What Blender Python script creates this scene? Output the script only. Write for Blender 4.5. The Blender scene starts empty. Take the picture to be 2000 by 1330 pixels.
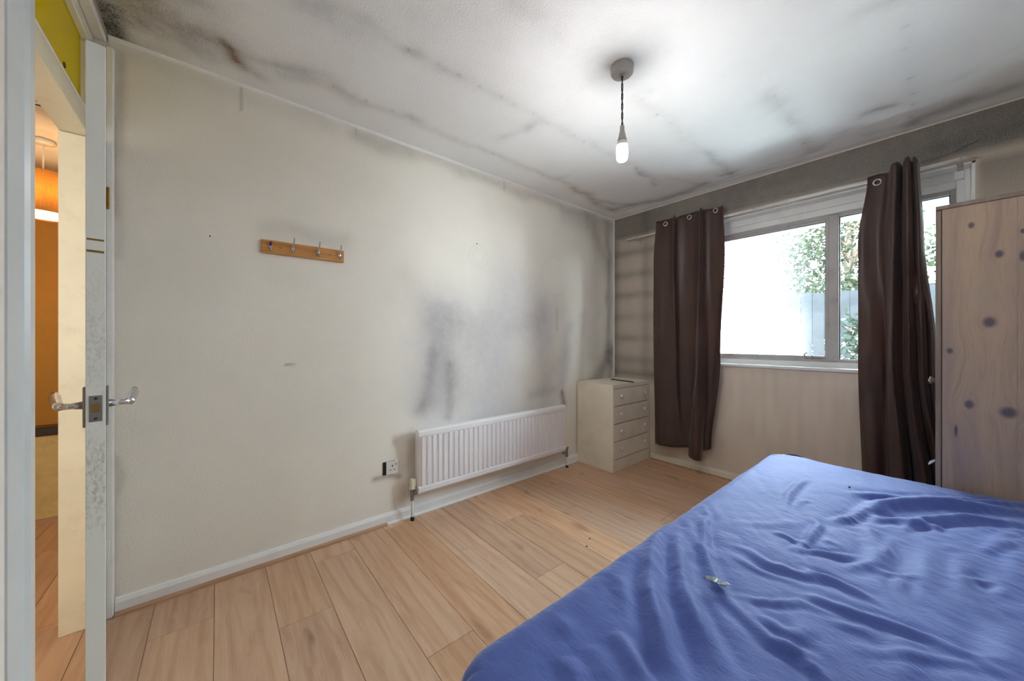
import bpy, bmesh, math, random
import numpy as np
from mathutils import Vector, Matrix

# ------------------------------------------------------------------ camera, world, lights, exposure
SC = bpy.context.scene
COL = SC.collection
CAM = (2.1986, -3.2119, 1.1475)
FPX = 694.57
YAW = math.radians(50.380)
cd = bpy.data.cameras.new('camera')
cd.sensor_width = 36.0
cd.lens = FPX * 36.0 / 2000.0
cd.shift_y = -3.0 / 2000.0
cd.clip_start = 0.01
cam = bpy.data.objects.new('camera', cd)
cam.location = CAM
cam.rotation_euler = (math.pi / 2, 0, YAW)
COL.objects.link(cam)
SC.camera = cam

SC.view_settings.view_transform = 'Standard'
SC.view_settings.look = 'None'
SC.view_settings.gamma = 1.0
SC.view_settings.use_curve_mapping = False
SC.view_settings.exposure = 2.1
SC.cycles.use_denoising = True
SC.cycles.max_bounces = 10
SC.cycles.diffuse_bounces = 7
SC.cycles.transparent_max_bounces = 16
SC.cycles.caustics_reflective = False
SC.cycles.caustics_refractive = False
SC.cycles.sample_clamp_indirect = 6.0

SKY_STRENGTH = 15.0
SUN_STRENGTH = 24.0
BULB_STRENGTH = 92.0
HALL_LAMP = 1.4

w = bpy.data.worlds.new('sky')
SC.world = w
w.use_nodes = True
nt = w.node_tree
nt.nodes.clear()
out = nt.nodes.new('ShaderNodeOutputWorld')
bg = nt.nodes.new('ShaderNodeBackground')
tc = nt.nodes.new('ShaderNodeTexCoord')
sp = nt.nodes.new('ShaderNodeSeparateXYZ')
rmp = nt.nodes.new('ShaderNodeValToRGB')
rmp.color_ramp.elements[0].position = 0.0
rmp.color_ramp.elements[0].color = (0.92, 0.96, 1.0, 1)
rmp.color_ramp.elements[1].position = 0.8
rmp.color_ramp.elements[1].color = (0.62, 0.78, 1.0, 1)
nt.links.new(tc.outputs['Generated'], sp.inputs[0])
nt.links.new(sp.outputs['Z'], rmp.inputs[0])
nt.links.new(rmp.outputs[0], bg.inputs[0])
bg.inputs[1].default_value = SKY_STRENGTH
nt.links.new(bg.outputs[0], out.inputs[0])

sl = bpy.data.lights.new('sun', 'SUN')
sl.energy = SUN_STRENGTH
sl.angle = math.radians(0.6)
sl.color = (1.0, 0.95, 0.88)
so = bpy.data.objects.new('sun', sl)
_az, _el = math.radians(42), math.radians(36)
_d = Vector((math.sin(_az) * math.cos(_el), -math.cos(_az) * math.cos(_el), -math.sin(_el)))
so.rotation_euler = _d.to_track_quat('-Z', 'Y').to_euler()
so.location = (-6, 8, 7)
COL.objects.link(so)

pl = bpy.data.lights.new('window_daylight_portal', 'AREA')
pl.shape = 'RECTANGLE'
pl.size, pl.size_y = 1.85, 1.2
pl.cycles.is_portal = True
po = bpy.data.objects.new('window_daylight_portal', pl)
po.location = (1.41, 0.31, 1.53)
po.rotation_euler = (-math.pi / 2, 0, 0)
COL.objects.link(po)

hl_ = bpy.data.lights.new('hall_fill_light', 'AREA')      # added unseen fill light standing in for daylight, brightens jamb and hall
hl_.shape = 'RECTANGLE'
hl_.size, hl_.size_y = 1.0, 1.3
hl_.energy = 5.2
hl_.color = (1.0, 0.98, 0.93)
hlo = bpy.data.objects.new('hall_fill_light', hl_)
hlo.location = (1.88, -4.45, 1.4)
hlo.rotation_euler = (0, math.radians(90), 0)
COL.objects.link(hlo)

# ------------------------------------------------------------------ small maths: photo point -> point on a real plane (metres)
_F = np.array([-math.sin(YAW), math.cos(YAW)])
_R = np.array([math.cos(YAW), math.sin(YAW)])
_C = np.array(CAM)


def _ray(px, py):
    v = _F + (px - 1000) / FPX * _R
    return np.array([v[0], v[1], (662 - py) / FPX])


def on(axis, val, px, py):
    r = _ray(px, py)
    return _C + (val - _C[axis]) / r[axis] * r


RND = random.Random(7)

# ------------------------------------------------------------------ object helpers


def tag(o, label=None, cat=None, group=None, kind=None):
    if label: o['label'] = label
    if cat: o['category'] = cat
    if group: o['group'] = group
    if kind: o['kind'] = kind
    return o


def empty(name, loc=(0, 0, 0)):
    o = bpy.data.objects.new(name, None)
    o.location = loc
    o.empty_display_size = 0.1
    COL.objects.link(o)
    return o


def world(o):
    b = Matrix.Translation(o.location)
    return b if o.parent is None else world(o.parent) @ o.matrix_parent_inverse @ b


def parent_keep(o, p):
    o.parent = p
    o.matrix_parent_inverse = world(p).inverted()


class MB:
    """collects boxes, tubes, lathes; builds one mesh in world coordinates"""

    def __init__(s):
        s.bm = bmesh.new()

    def box(s, x0, x1, y0, y1, z0, z1, bev=0.0, M=None, seg=1):
        b = bmesh.new()
        vs = [b.verts.new((x, y, z)) for x in (x0, x1) for y in (y0, y1) for z in (z0, z1)]
        for f in ((0, 1, 3, 2), (4, 6, 7, 5), (0, 4, 5, 1), (2, 3, 7, 6), (0, 2, 6, 4), (1, 5, 7, 3)):
            b.faces.new([vs[i] for i in f])
        if bev > 0:
            bmesh.ops.bevel(b, geom=b.edges[:], offset=bev, segments=seg, affect='EDGES', profile=0.5)
        s._merge(b, M)
        return s

    def _merge(s, b, M=None):
        if M is not None:
            b.transform(M)
        bmesh.ops.recalc_face_normals(b, faces=b.faces[:])
        me = bpy.data.meshes.new('tmp')
        b.to_mesh(me)
        b.free()
        s.bm.from_mesh(me)
        bpy.data.meshes.remove(me)

    def lathe(s, prof, c=(0, 0, 0), n=32, M=None, cap=True):
        b = bmesh.new()
        rings = []
        for r, z in prof:
            rings.append([b.verts.new((c[0] + r * math.cos(2 * math.pi * i / n), c[1] + r * math.sin(2 * math.pi * i / n), c[2] + z)) for i in range(n)])
        for a, d in zip(rings, rings[1:]):
            for i in range(n):
                b.faces.new((a[i], a[(i + 1) % n], d[(i + 1) % n], d[i]))
        if cap:
            b.faces.new(rings[0][::-1])
            b.faces.new(rings[-1])
        s._merge(b, M)
        return s

    def tube(s, pts, r, n=10, M=None):
        b = bmesh.new()
        P = [Vector(p) for p in pts]
        rs = r if isinstance(r, (list, tuple)) else [r] * len(P)
        rings = []
        up = Vector((0.13, 0.31, 0.94)).normalized()
        for i, p in enumerate(P):
            t = (P[min(i + 1, len(P) - 1)] - P[max(i - 1, 0)]).normalized()
            a = t.cross(up)
            if a.length < 0.05: a = t.cross(Vector((1, 0, 0)))
            a.normalize()
            c = t.cross(a).normalized()
            rings.append([b.verts.new(p + rs[i] * (math.cos(2 * math.pi * k / n) * a + math.sin(2 * math.pi * k / n) * c)) for k in range(n)])
        for a, d in zip(rings, rings[1:]):
            for i in range(n):
                b.faces.new((a[i], a[(i + 1) % n], d[(i + 1) % n], d[i]))
        b.faces.new(rings[0][::-1])
        b.faces.new(rings[-1])
        s._merge(b, M)
        return s

    def prism(s, poly, axis, a0, a1, M=None):
        """extrude 2-D polygon; axis 'x': poly is (y,z); 'y': (x,z); 'z': (x,y)"""
        b = bmesh.new()

        def v(p, a):
            return {'x': (a, p[0], p[1]), 'y': (p[0], a, p[1]), 'z': (p[0], p[1], a)}[axis]
        A = [b.verts.new(v(p, a0)) for p in poly]
        B = [b.verts.new(v(p, a1)) for p in poly]
        n = len(poly)
        for i in range(n):
            b.faces.new((A[i], A[(i + 1) % n], B[(i + 1) % n], B[i]))
        b.faces.new(A[::-1])
        b.faces.new(B)
        s._merge(b, M)
        return s

    def build(s, name, mat, parent=None, smooth=False, angle=None):
        me = bpy.data.meshes.new(name)
        s.bm.to_mesh(me)
        s.bm.free()
        me.materials.append(mat)
        if smooth:
            for p in me.polygons: p.use_smooth = True
            if angle:
                try: me.set_sharp_from_angle(angle=math.radians(angle))
                except Exception: pass
        o = bpy.data.objects.new(name, me)
        COL.objects.link(o)
        if parent is not None: parent_keep(o, parent)
        return o


def grid_mesh(name, P, mat, parent=None, mask=None, attr=None, smooth=True, solid=0.0, flip=False):
    """P: (nu,nv,3) array"""
    nu, nv = P.shape[:2]
    idx = np.arange(nu * nv).reshape(nu, nv)
    a, b, c, d = idx[:-1, :-1], idx[1:, :-1], idx[1:, 1:], idx[:-1, 1:]
    F = np.stack([a, b, c, d], -1).reshape(-1, 4)
    if flip: F = F[:, ::-1]
    if mask is not None: F = F[mask.reshape(-1)]
    me = bpy.data.meshes.new(name)
    V = P.reshape(-1, 3)
    me.vertices.add(len(V))
    me.vertices.foreach_set('co', V.astype(np.float32).ravel())
    me.loops.add(len(F) * 4)
    me.loops.foreach_set('vertex_index', F.astype(np.int32).ravel())
    me.polygons.add(len(F))
    me.polygons.foreach_set('loop_start', np.arange(0, len(F) * 4, 4, dtype=np.int32))
    me.polygons.foreach_set('loop_total', np.full(len(F), 4, dtype=np.int32))
    me.update(calc_edges=True)
    me.validate()
    if smooth: me.polygons.foreach_set('use_smooth', np.ones(len(F), dtype=bool))
    if attr is not None:
        ca = me.color_attributes.new('stain', 'FLOAT_COLOR', 'POINT')
        A = np.ones((len(V), 4), dtype=np.float32)
        A[:, :attr.shape[-1]] = attr.reshape(-1, attr.shape[-1])
        ca.data.foreach_set('color', A.ravel())
    me.materials.append(mat)
    o = bpy.data.objects.new(name, me)
    COL.objects.link(o)
    if solid:
        m = o.modifiers.new('solid', 'SOLIDIFY')
        m.thickness = solid
        m.offset = 0
    if parent is not None: parent_keep(o, parent)
    return o


# ------------------------------------------------------------------ material helpers


def srgb(r, g, b):
    f = lambda c: (c / 255 / 12.92) if c / 255 <= 0.04045 else ((c / 255 + 0.055) / 1.055) ** 2.4
    return (f(r), f(g), f(b), 1)


class N:
    def __init__(s, name):
        s.m = bpy.data.materials.new(name)
        s.m.use_nodes = True
        s.t = s.m.node_tree
        s.t.nodes.clear()
        s.out = s.t.nodes.new('ShaderNodeOutputMaterial')
        s.p = s.t.nodes.new('ShaderNodeBsdfPrincipled')
        s.t.links.new(s.p.outputs[0], s.out.inputs[0])

    def n(s, typ, **kw):
        nd = s.t.nodes.new(typ)
        for k, v in kw.items():
            if k.startswith('i_'):
                nd.inputs[k[2:].replace('_', ' ')].default_value = v
            else:
                setattr(nd, k, v)
        return nd

    def l(s, a, b):
        s.t.links.new(a, b)

    def val(s, sock, v):
        if hasattr(v, 'is_linked'): s.l(v, sock)
        else: sock.default_value = v

    def math(s, op, a, b=0.0, c=0.0, clamp=False):
        nd = s.n('ShaderNodeMath', operation=op, use_clamp=clamp)
        s.val(nd.inputs[0], a); s.val(nd.inputs[1], b); s.val(nd.inputs[2], c)
        return nd.outputs[0]

    def mix(s, f, a, b, blend='MIX'):
        nd = s.n('ShaderNodeMix', data_type='RGBA', blend_type=blend)
        s.val(nd.inputs[0], f); s.val(nd.inputs[6], a); s.val(nd.inputs[7], b)
        return nd.outputs[2]

    def pos(s, scale=(1, 1, 1), rand=False):
        g = s.n('ShaderNodeNewGeometry')
        v = g.outputs['Position']
        if rand:
            oi = s.n('ShaderNodeObjectInfo')
            cm = s.n('ShaderNodeCombineXYZ')
            s.l(s.math('MULTIPLY', oi.outputs['Random'], 37.0), cm.inputs[0])
            s.l(s.math('MULTIPLY', oi.outputs['Random'], 91.0), cm.inputs[1])
            s.l(s.math('MULTIPLY', oi.outputs['Random'], 13.0), cm.inputs[2])
            ad = s.n('ShaderNodeVectorMath', operation='ADD')
            s.l(v, ad.inputs[0]); s.l(cm.outputs[0], ad.inputs[1])
            v = ad.outputs[0]
        mp = s.n('ShaderNodeMapping')
        mp.inputs['Scale'].default_value = scale
        s.l(v, mp.inputs[0])
        return mp.outputs[0]

    def noise(s, vec, scale=5, detail=4, rough=0.5, dist=0.0):
        nd = s.n('ShaderNodeTexNoise', i_Scale=scale, i_Detail=detail, i_Roughness=rough, i_Distortion=dist)
        s.l(vec, nd.inputs['Vector'])
        return nd.outputs[0]

    def ramp(s, f, stops, interp='LINEAR'):
        nd = s.n('ShaderNodeValToRGB')
        cr = nd.color_ramp
        cr.interpolation = interp
        while len(cr.elements) < len(stops): cr.elements.new(0.5)
        for e, (p, c) in zip(cr.elements, stops):
            e.position = p
            e.color = c if len(c) == 4 else (*c, 1)
        s.l(f, nd.inputs[0])
        return nd.outputs[0]

    def mr(s, f, a, b, c=0.0, d=1.0):
        nd = s.n('ShaderNodeMapRange')
        s.l(f, nd.inputs[0])
        for i, v in enumerate((a, b, c, d)): nd.inputs[i + 1].default_value = v
        return nd.outputs[0]

    def bump(s, h, strength=0.3, dist=0.002, prev=None):
        nd = s.n('ShaderNodeBump', i_Strength=strength, i_Distance=dist)
        s.l(h, nd.inputs['Height'])
        if prev is not None: s.l(prev, nd.inputs['Normal'])
        s.l(nd.outputs[0], s.p.inputs['Normal'])
        return nd.outputs[0]

    def set(s, col=None, rough=None, metal=None, **kw):
        if col is not None: s.val(s.p.inputs['Base Color'], col)
        if rough is not None: s.val(s.p.inputs['Roughness'], rough)
        if metal is not None: s.val(s.p.inputs['Metallic'], metal)
        for k, v in kw.items(): s.val(s.p.inputs[k.replace('_', ' ')], v)
        return s.m


def paint(name, rgb, rough=0.5, var=0.06, scale=6, dirt=0.0, dirt_rgb=(95, 85, 65), bump=0.05):
    n = N(name)
    v = n.pos()
    a = n.noise(v, scale, 5, 0.6)
    c0 = srgb(*rgb)
    c1 = tuple(x * (1 - var * 2.2) for x in c0[:3]) + (1,)
    col = n.mix(n.mr(a, 0.3, 0.7), c0, c1)
    if dirt:
        d = n.noise(v, 9, 8, 0.7)
        col = n.mix(n.math('MULTIPLY', n.mr(d, 0.52, 0.72), dirt), col, srgb(*dirt_rgb))
    n.bump(n.noise(v, 60, 3), bump, 0.002)
    return n.set(col, rough)


def plaster(name, rgb, cm=(.55, 1.35), bump_scale=95, bump_str=0.45, soot=(60, 57, 52), brown=(140, 112, 80), blue=(150, 150, 172), fine=0.5, bdist=0.003):
    n = N(name)
    v = n.pos()
    at = n.n('ShaderNodeAttribute', attribute_name='stain')
    sp_ = n.n('ShaderNodeSeparateColor')
    n.l(at.outputs['Color'], sp_.inputs[0])
    big = n.noise(v, 2.2, 6, 0.6)
    base = srgb(*rgb)
    base2 = tuple(x * 0.94 for x in base[:3]) + (1,)
    col = n.mix(n.mr(big, 0.35, 0.7), base, base2)
    cl = n.noise(v, 14, 8, 0.7)
    fn = n.noise(v, 170, 2, 0.6)
    mod = n.math('ADD', n.mr(cl, 0.3, 0.7, cm[0], cm[1]), n.mr(fn, 0.35, 0.65, -0.28 * fine, 0.28 * fine))
    f_b = n.math('MULTIPLY', sp_.outputs[2], mod, clamp=True)
    col = n.mix(f_b, col, srgb(*blue))
    f_g = n.math('MULTIPLY', sp_.outputs[1], mod, clamp=True)
    col = n.mix(f_g, col, srgb(*brown))
    f_r = n.math('MULTIPLY', sp_.outputs[0], mod, clamp=True)
    col = n.mix(f_r, col, srgb(*soot))
    b1 = n.noise(v, bump_scale, 3, 0.55)
    bb = n.ramp(b1, [(0.35, (0, 0, 0)), (0.65, (1, 1, 1))])
    n.bump(bb, bump_str, bdist)
    return n.set(col, 0.85)


M = {}
M['wall'] = plaster('cream_wallpaper', (236, 232, 222), (.8, 1.18), 120, 0.22, soot=(98, 92, 88), blue=(172, 170, 186), fine=0.25)
M['wall_win'] = plaster('cream_wallpaper_window_wall', (234, 221, 206), (.94, 1.06), 120, 0.2, soot=(62, 64, 65), blue=(160, 160, 160), fine=0.35)
M['ceil'] = plaster('stippled_ceiling', (243, 243, 243), (.6, 1.3), 130, 0.3, soot=(62, 58, 52), brown=(135, 98, 50), fine=0.7)
M['plain_wall'] = paint('plain_wall', (238, 234, 226), 0.85)
M['gloss'] = paint('white_gloss_paint', (238, 239, 238), 0.35, 0.02, 8, 0.12, (160, 155, 145))
M['gloss_cool'] = paint('white_frame_paint', (214, 220, 222), 0.3, 0.05, 5, 0.1, (160, 160, 150))
M['cream'] = paint('cream_gloss_paint', (228, 222, 200), 0.4, 0.05, 5, 0.2, (150, 130, 95))
def edge_mat():
    n = N('worn_door_edge')
    g = n.n('ShaderNodeNewGeometry')
    sx = n.n('ShaderNodeSeparateXYZ')
    n.l(g.outputs['Position'], sx.inputs[0])
    z = sx.outputs[2]
    # grubby where hands catch it, above and below the latch
    b = n.math('ADD', n.mr(n.math('ABSOLUTE', n.math('SUBTRACT', z, 1.12)), 0.0, 0.28, 0.5, 0.0), n.mr(n.math('ABSOLUTE', n.math('SUBTRACT', z, 0.76)), 0.05, 0.16, 0.95, 0.0))
    d = n.noise(n.pos((2.2, 2.2, 1.0)), 60, 8, 0.8)
    f = n.math('MULTIPLY', n.mr(d, 0.48, 0.7), n.math('ADD', b, 0.04), clamp=True)
    return n.set(n.mix(f, srgb(228, 229, 222), srgb(120, 110, 88)), 0.45)


M['edge'] = edge_mat()
M['hall'] = paint('hall_wall_lamplit', (206, 150, 66), 0.85, 0.05, 3, 0.12, (120, 85, 40), 0.4)  # orange of the warm lamp light put into the wall colour
M['hall_low'] = paint('hall_low_wall', (214, 190, 128), 0.85, 0.08, 20, 0.2, (100, 85, 40), 0.4)
M['hall_ceil'] = paint('hall_ceiling', (232, 222, 205), 0.85)
M['dark_wood'] = paint('dark_wood', (46, 20, 14), 0.35, 0.15, 12)
M['subfloor'] = paint('subfloor', (70, 52, 38), 0.9)
M['rad'] = paint('radiator_enamel', (238, 236, 238), 0.3, 0.02, 6)
M['chest'] = paint('chest_laminate', (238, 229, 212), 0.42, 0.05, 4, 0.3, (196, 176, 140))
M['gap'] = paint('dark_gap', (40, 34, 30), 0.9)
M['white_plastic'] = paint('white_plastic', (228, 226, 220), 0.35, 0.03)
M['grey_plastic'] = paint('greyed_plastic', (170, 166, 160), 0.5, 0.05)
M['black'] = paint('black_plastic', (25, 24, 24), 0.5)
M['cord'] = paint('dusty_flex', (70, 68, 66), 0.8, 0.2, 80)
M['mattress'] = paint('mattress_ticking', (205, 202, 200), 0.85)
M['divan'] = paint('divan_fabric', (60, 58, 66), 0.9)
M['soffit'] = paint('soffit_board', (104, 122, 132), 0.7)
M['frame_alu'] = paint('dull_window_frame', (186, 184, 182), 0.42, 0.06, 9, 0.4, (110, 104, 98))
M['seal'] = paint('window_seal', (84, 84, 88), 0.6)
M['purple'] = paint('purple_tip', (92, 40, 110), 0.5)


def metal(name, rgb, rough=0.25):
    n = N(name)
    v = n.pos()
    a = n.noise(v, 40, 4)
    return n.set(srgb(*rgb), n.mr(a, 0.3, 0.7, rough * 0.8, rough * 1.5), 1.0)


M['chrome'] = metal('chrome', (214, 214, 220), 0.16)
M['steel'] = metal('dull_steel', (150, 148, 146), 0.38)
M['brass'] = metal('tarnished_brass', (150, 120, 70), 0.4)


def wood_floor():
    n = N('oak_laminate')
    v = n.pos((1.0, 9.0, 1.0), rand=True)
    g1 = n.noise(v, 1.6, 7, 0.62, 1.8)
    vf = n.pos((3.0, 90.0, 1.0), rand=True)
    g2 = n.noise(vf, 3.0, 5, 0.6, 0.4)
    vk = n.pos((3.2, 9.5, 1.0), rand=True)
    k = n.noise(vk, 1.15, 2, 0.5, 0.3)
    wv = n.n('ShaderNodeTexWave', wave_type='BANDS', bands_direction='Y', i_Scale=0.9, i_Distortion=9.0, i_Detail=3.0)
    wv.inputs['Detail Scale'].default_value = 0.7
    n.l(n.pos((0.9, 5.5, 1.0), rand=True), wv.inputs['Vector'])
    col = n.ramp(g1, [(0.28, srgb(190, 146, 114)), (0.5, srgb(206, 166, 132)), (0.72, srgb(218, 182, 148))])
    col = n.mix(n.math('MULTIPLY', n.mr(g2, 0.42, 0.7), 0.2), col, srgb(168, 118, 84))
    col = n.mix(n.math('MULTIPLY', n.mr(wv.outputs['Fac'], 0.6, 1.0), 0.22), col, srgb(160, 110, 78))
    col = n.mix(n.math('MULTIPLY', n.mr(k, 0.66, 0.80), 0.75), col, srgb(128, 88, 68))
    oi = n.n('ShaderNodeObjectInfo')
    hsv = n.n('ShaderNodeHueSaturation')
    n.l(col, hsv.inputs['Color'])
    n.l(n.mr(oi.outputs['Random'], 0, 1, 0.9, 1.08), hsv.inputs['Value'])
    n.l(n.mr(n.math('FRACT', n.math('MULTIPLY', oi.outputs['Random'], 7.3)), 0, 1, 0.88, 1.05), hsv.inputs['Saturation'])
    n.bump(g2, 0.12, 0.0008)
    return n.set(hsv.outputs[0], n.mr(g1, 0.3, 0.7, 0.36, 0.5))


M['floor'] = wood_floor()


def stained_wood(name, a, b, c, axis='z', gscale=1.0, rough=0.5):
    n = N(name)
    sc = {'z': (16, 16, 0.9), 'y': (16, 0.9, 16), 'x': (0.9, 16, 16)}[axis]
    v = n.pos(tuple(s * gscale for s in sc))
    g = n.noise(v, 1.5, 6, 0.6, 0.9)
    wv = n.n('ShaderNodeTexWave', wave_type='BANDS', bands_direction='DIAGONAL', i_Scale=0.75, i_Distortion=5.0, i_Detail=3.0)
    n.l(v, wv.inputs['Vector'])
    col = n.ramp(g, [(0.3, srgb(*a)), (0.55, srgb(*b)), (0.75, srgb(*c))])
    col = n.mix(n.math('MULTIPLY', n.mr(wv.outputs['Fac'], 0.6, 1.0), 0.3), col, srgb(*a))
    n.bump(g, 0.08, 0.001)
    return n.set(col, rough)


M['pine_rack'] = stained_wood('varnished_pine', (176, 118, 58), (204, 146, 80), (216, 164, 98), 'y', 1.5, 0.4)
M['bead'] = stained_wood('wood_beading', (150, 112, 84), (182, 144, 112), (196, 160, 128), 'y', 1, 0.5)
M['ward_edge'] = stained_wood('wardrobe_edge', (118, 104, 94), (146, 130, 118), (160, 146, 134), 'z', 1, 0.5)


def wardrobe_side():
    n = N('wardrobe_pine_board')
    g = n.n('ShaderNodeNewGeometry')
    sx = n.n('ShaderNodeSeparateXYZ')
    n.l(g.outputs['Position'], sx.inputs[0])
    X, Z = sx.outputs[0], sx.outputs[2]
    knots = [(2.274, 1.600, .010, .010), (2.340, 1.474, .013, .012), (2.392, 1.457, .010, .016), (2.317, 1.213, .020, .017),
             (2.220, 1.099, .011, .010), (2.269, 0.886, .015, .014), (2.361, 0.868, .026, .017), (2.392, 1.55, .008, .008),
             (2.236, 0.775, .006, .02), (2.50, 1.30, .02, .018), (2.56, 0.95, .018, .014), (2.47, 0.72, .015, .013)]
    fac = None
    warp = None
    for kx, kz, rx, rz in knots:
        rx, rz = rx * .85, rz * 1.3
        dx = n.math('DIVIDE', n.math('SUBTRACT', X, kx), rx)
        dz = n.math('DIVIDE', n.math('SUBTRACT', Z, kz), rz)
        d2 = n.math('ADD', n.math('MULTIPLY', dx, dx), n.math('MULTIPLY', dz, dz))
        d = n.math('SQRT', d2)
        f = n.mr(d, 0.55, 1.25, 1.0, 0.0)
        # grain bends round each knot
        wgt = n.math('MULTIPLY', n.math('DIVIDE', dx, n.math('ADD', n.math('MULTIPLY', d2, 0.16), 1.0)), rx * 0.75)
        fac = f if fac is None else n.math('MAXIMUM', fac, f)
        warp = wgt if warp is None else n.math('ADD', warp, wgt)
    cm = n.n('ShaderNodeCombineXYZ')
    n.l(n.math('SUBTRACT', X, warp), cm.inputs[0])
    n.l(n.math('MULTIPLY', Z, 0.045), cm.inputs[2])
    v = cm.outputs[0]
    gr = n.noise(v, 42, 5, 0.6, 0.3)
    gf = n.noise(v, 230, 3, 0.6)
    wide = n.noise(v, 11, 2, 0.5)
    col = n.ramp(wide, [(0.32, srgb(150, 132, 128)), (0.5, srgb(176, 154, 136)), (0.68, srgb(190, 166, 140))])
    col = n.mix(n.math('MULTIPLY', n.mr(gr, 0.5, 0.7), 0.35), col, srgb(120, 98, 92))
    col = n.mix(n.math('MULTIPLY', n.mr(gf, 0.5, 0.75), 0.25), col, srgb(110, 90, 82))
    halo = n.math('MULTIPLY', fac, 0.88)
    col = n.mix(halo, col, srgb(80, 74, 94))
    n.bump(gf, 0.06, 0.001)
    return n.set(col, 0.42)


M['ward'] = wardrobe_side()


def sheet_mat():
    n = N('navy_cotton_sheet')
    v = n.pos()
    a = n.noise(v, 3, 4, 0.5)
    col = n.mix(n.mr(a, 0.35, 0.7), srgb(84, 106, 178), srgb(70, 92, 164))
    wv = n.noise(n.pos((1.0, 1.8, 1.0)), 30, 6, 0.6, 1.2)
    fine = n.noise(v, 900, 2, 0.5)
    b = n.bump(wv, 0.4, 0.006)
    n.bump(fine, 0.15, 0.0006, b)
    return n.set(col, 0.66, Specular_IOR_Level=0.35, Sheen_Weight=0.55, Sheen_Roughness=0.35, Sheen_Tint=(0.85, 0.9, 1.0, 1))


M['sheet'] = sheet_mat()


def curtain_mat():
    n = N('brown_satin_curtain')
    v = n.pos()
    col = n.mix(n.mr(n.noise(v, 4, 4), 0.3, 0.7), srgb(80, 60, 52), srgb(64, 47, 43))
    n.set(col, 0.42, Sheen_Weight=0.25, Sheen_Roughness=0.4)
    n.bump(n.noise(n.pos((1, 1, 0.15)), 12, 3, 0.5), 0.12, 0.004)
    tr = n.n('ShaderNodeBsdfTranslucent')
    tr.inputs[0].default_value = srgb(140, 70, 52)
    mx = n.n('ShaderNodeMixShader')
    mx.inputs[0].default_value = 0.10
    n.l(n.p.outputs[0], mx.inputs[1]); n.l(tr.outputs[0], mx.inputs[2])
    n.l(mx.outputs[0], n.out.inputs[0])
    return n.m


M['curtain'] = curtain_mat()


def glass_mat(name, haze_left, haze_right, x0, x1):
    """window glass with a grime film; glare painted in as haze, stronger towards one jamb"""
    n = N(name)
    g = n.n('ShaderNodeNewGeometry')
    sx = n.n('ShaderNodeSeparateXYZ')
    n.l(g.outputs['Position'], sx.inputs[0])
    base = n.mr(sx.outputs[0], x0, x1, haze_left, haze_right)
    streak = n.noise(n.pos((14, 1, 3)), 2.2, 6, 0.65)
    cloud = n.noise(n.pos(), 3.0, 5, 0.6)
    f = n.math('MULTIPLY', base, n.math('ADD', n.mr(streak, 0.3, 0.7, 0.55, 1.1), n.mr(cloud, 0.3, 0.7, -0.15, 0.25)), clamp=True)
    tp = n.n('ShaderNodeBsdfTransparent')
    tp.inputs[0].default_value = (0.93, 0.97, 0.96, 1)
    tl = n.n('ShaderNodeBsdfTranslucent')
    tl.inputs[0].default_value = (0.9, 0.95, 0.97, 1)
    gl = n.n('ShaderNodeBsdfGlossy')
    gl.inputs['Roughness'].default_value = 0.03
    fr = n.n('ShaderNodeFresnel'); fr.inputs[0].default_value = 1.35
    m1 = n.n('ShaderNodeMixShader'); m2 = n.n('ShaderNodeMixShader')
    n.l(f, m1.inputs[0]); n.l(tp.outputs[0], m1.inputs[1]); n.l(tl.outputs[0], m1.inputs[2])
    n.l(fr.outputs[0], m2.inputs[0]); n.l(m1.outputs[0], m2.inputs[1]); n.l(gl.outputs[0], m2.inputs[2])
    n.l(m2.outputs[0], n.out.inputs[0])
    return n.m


M['glass_glare_haze'] = glass_mat('glare_hazed_window_glass', 0.16, 0.006, 0.95, 1.60)  # haze gradient paints the glare into the left pane
M['glass'] = glass_mat('window_glass', 0.002, 0.002, 1.7, 2.26)


def yellow_glass():
    n = N('yellow_tinted_glass')
    n.set(srgb(196, 186, 20), 0.12)
    tl = n.n('ShaderNodeBsdfTranslucent'); tl.inputs[0].default_value = srgb(226, 216, 20)
    tp = n.n('ShaderNodeBsdfTransparent'); tp.inputs[0].default_value = srgb(222, 216, 40)
    m1 = n.n('ShaderNodeMixShader'); m1.inputs[0].default_value = 0.5
    m2 = n.n('ShaderNodeMixShader'); m2.inputs[0].default_value = 0.35
    n.l(tl.outputs[0], m1.inputs[1]); n.l(tp.outputs[0], m1.inputs[2])
    n.l(m1.outputs[0], m2.inputs[1]); n.l(n.p.outputs[0], m2.inputs[2])
    n.l(m2.outputs[0], n.out.inputs[0])
    return n.m


M['yellow'] = yellow_glass()


def emit(name, rgb, s):
    n = N(name)
    return n.set((0.9, 0.9, 0.9, 1), 0.4, Emission_Color=rgb, Emission_Strength=s)


M['bulb'] = emit('lit_bulb', (1.0, 0.98, 0.965, 1), BULB_STRENGTH)
M['hall_bulb'] = emit('hall_bulb', (1.0, 0.74, 0.42, 1), HALL_LAMP * 30)


def shade_mat():
    n = N('linen_lampshade')
    v1 = n.noise(n.pos((1, 1, 40)), 18, 3)
    v2 = n.noise(n.pos((40, 40, 1)), 18, 3)
    f = n.math('MULTIPLY', v1, v2)
    col = n.mix(n.mr(f, 0.15, 0.4), srgb(208, 160, 92), srgb(240, 200, 130))
    n.set(col, 0.8)
    tl = n.n('ShaderNodeBsdfTranslucent')
    n.l(col, tl.inputs[0])
    m1 = n.n('ShaderNodeMixShader'); m1.inputs[0].default_value = 0.55
    n.l(n.p.outputs[0], m1.inputs[1]); n.l(tl.outputs[0], m1.inputs[2])
    n.l(m1.outputs[0], n.out.inputs[0])
    return n.m


M['shade'] = shade_mat()


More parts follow.
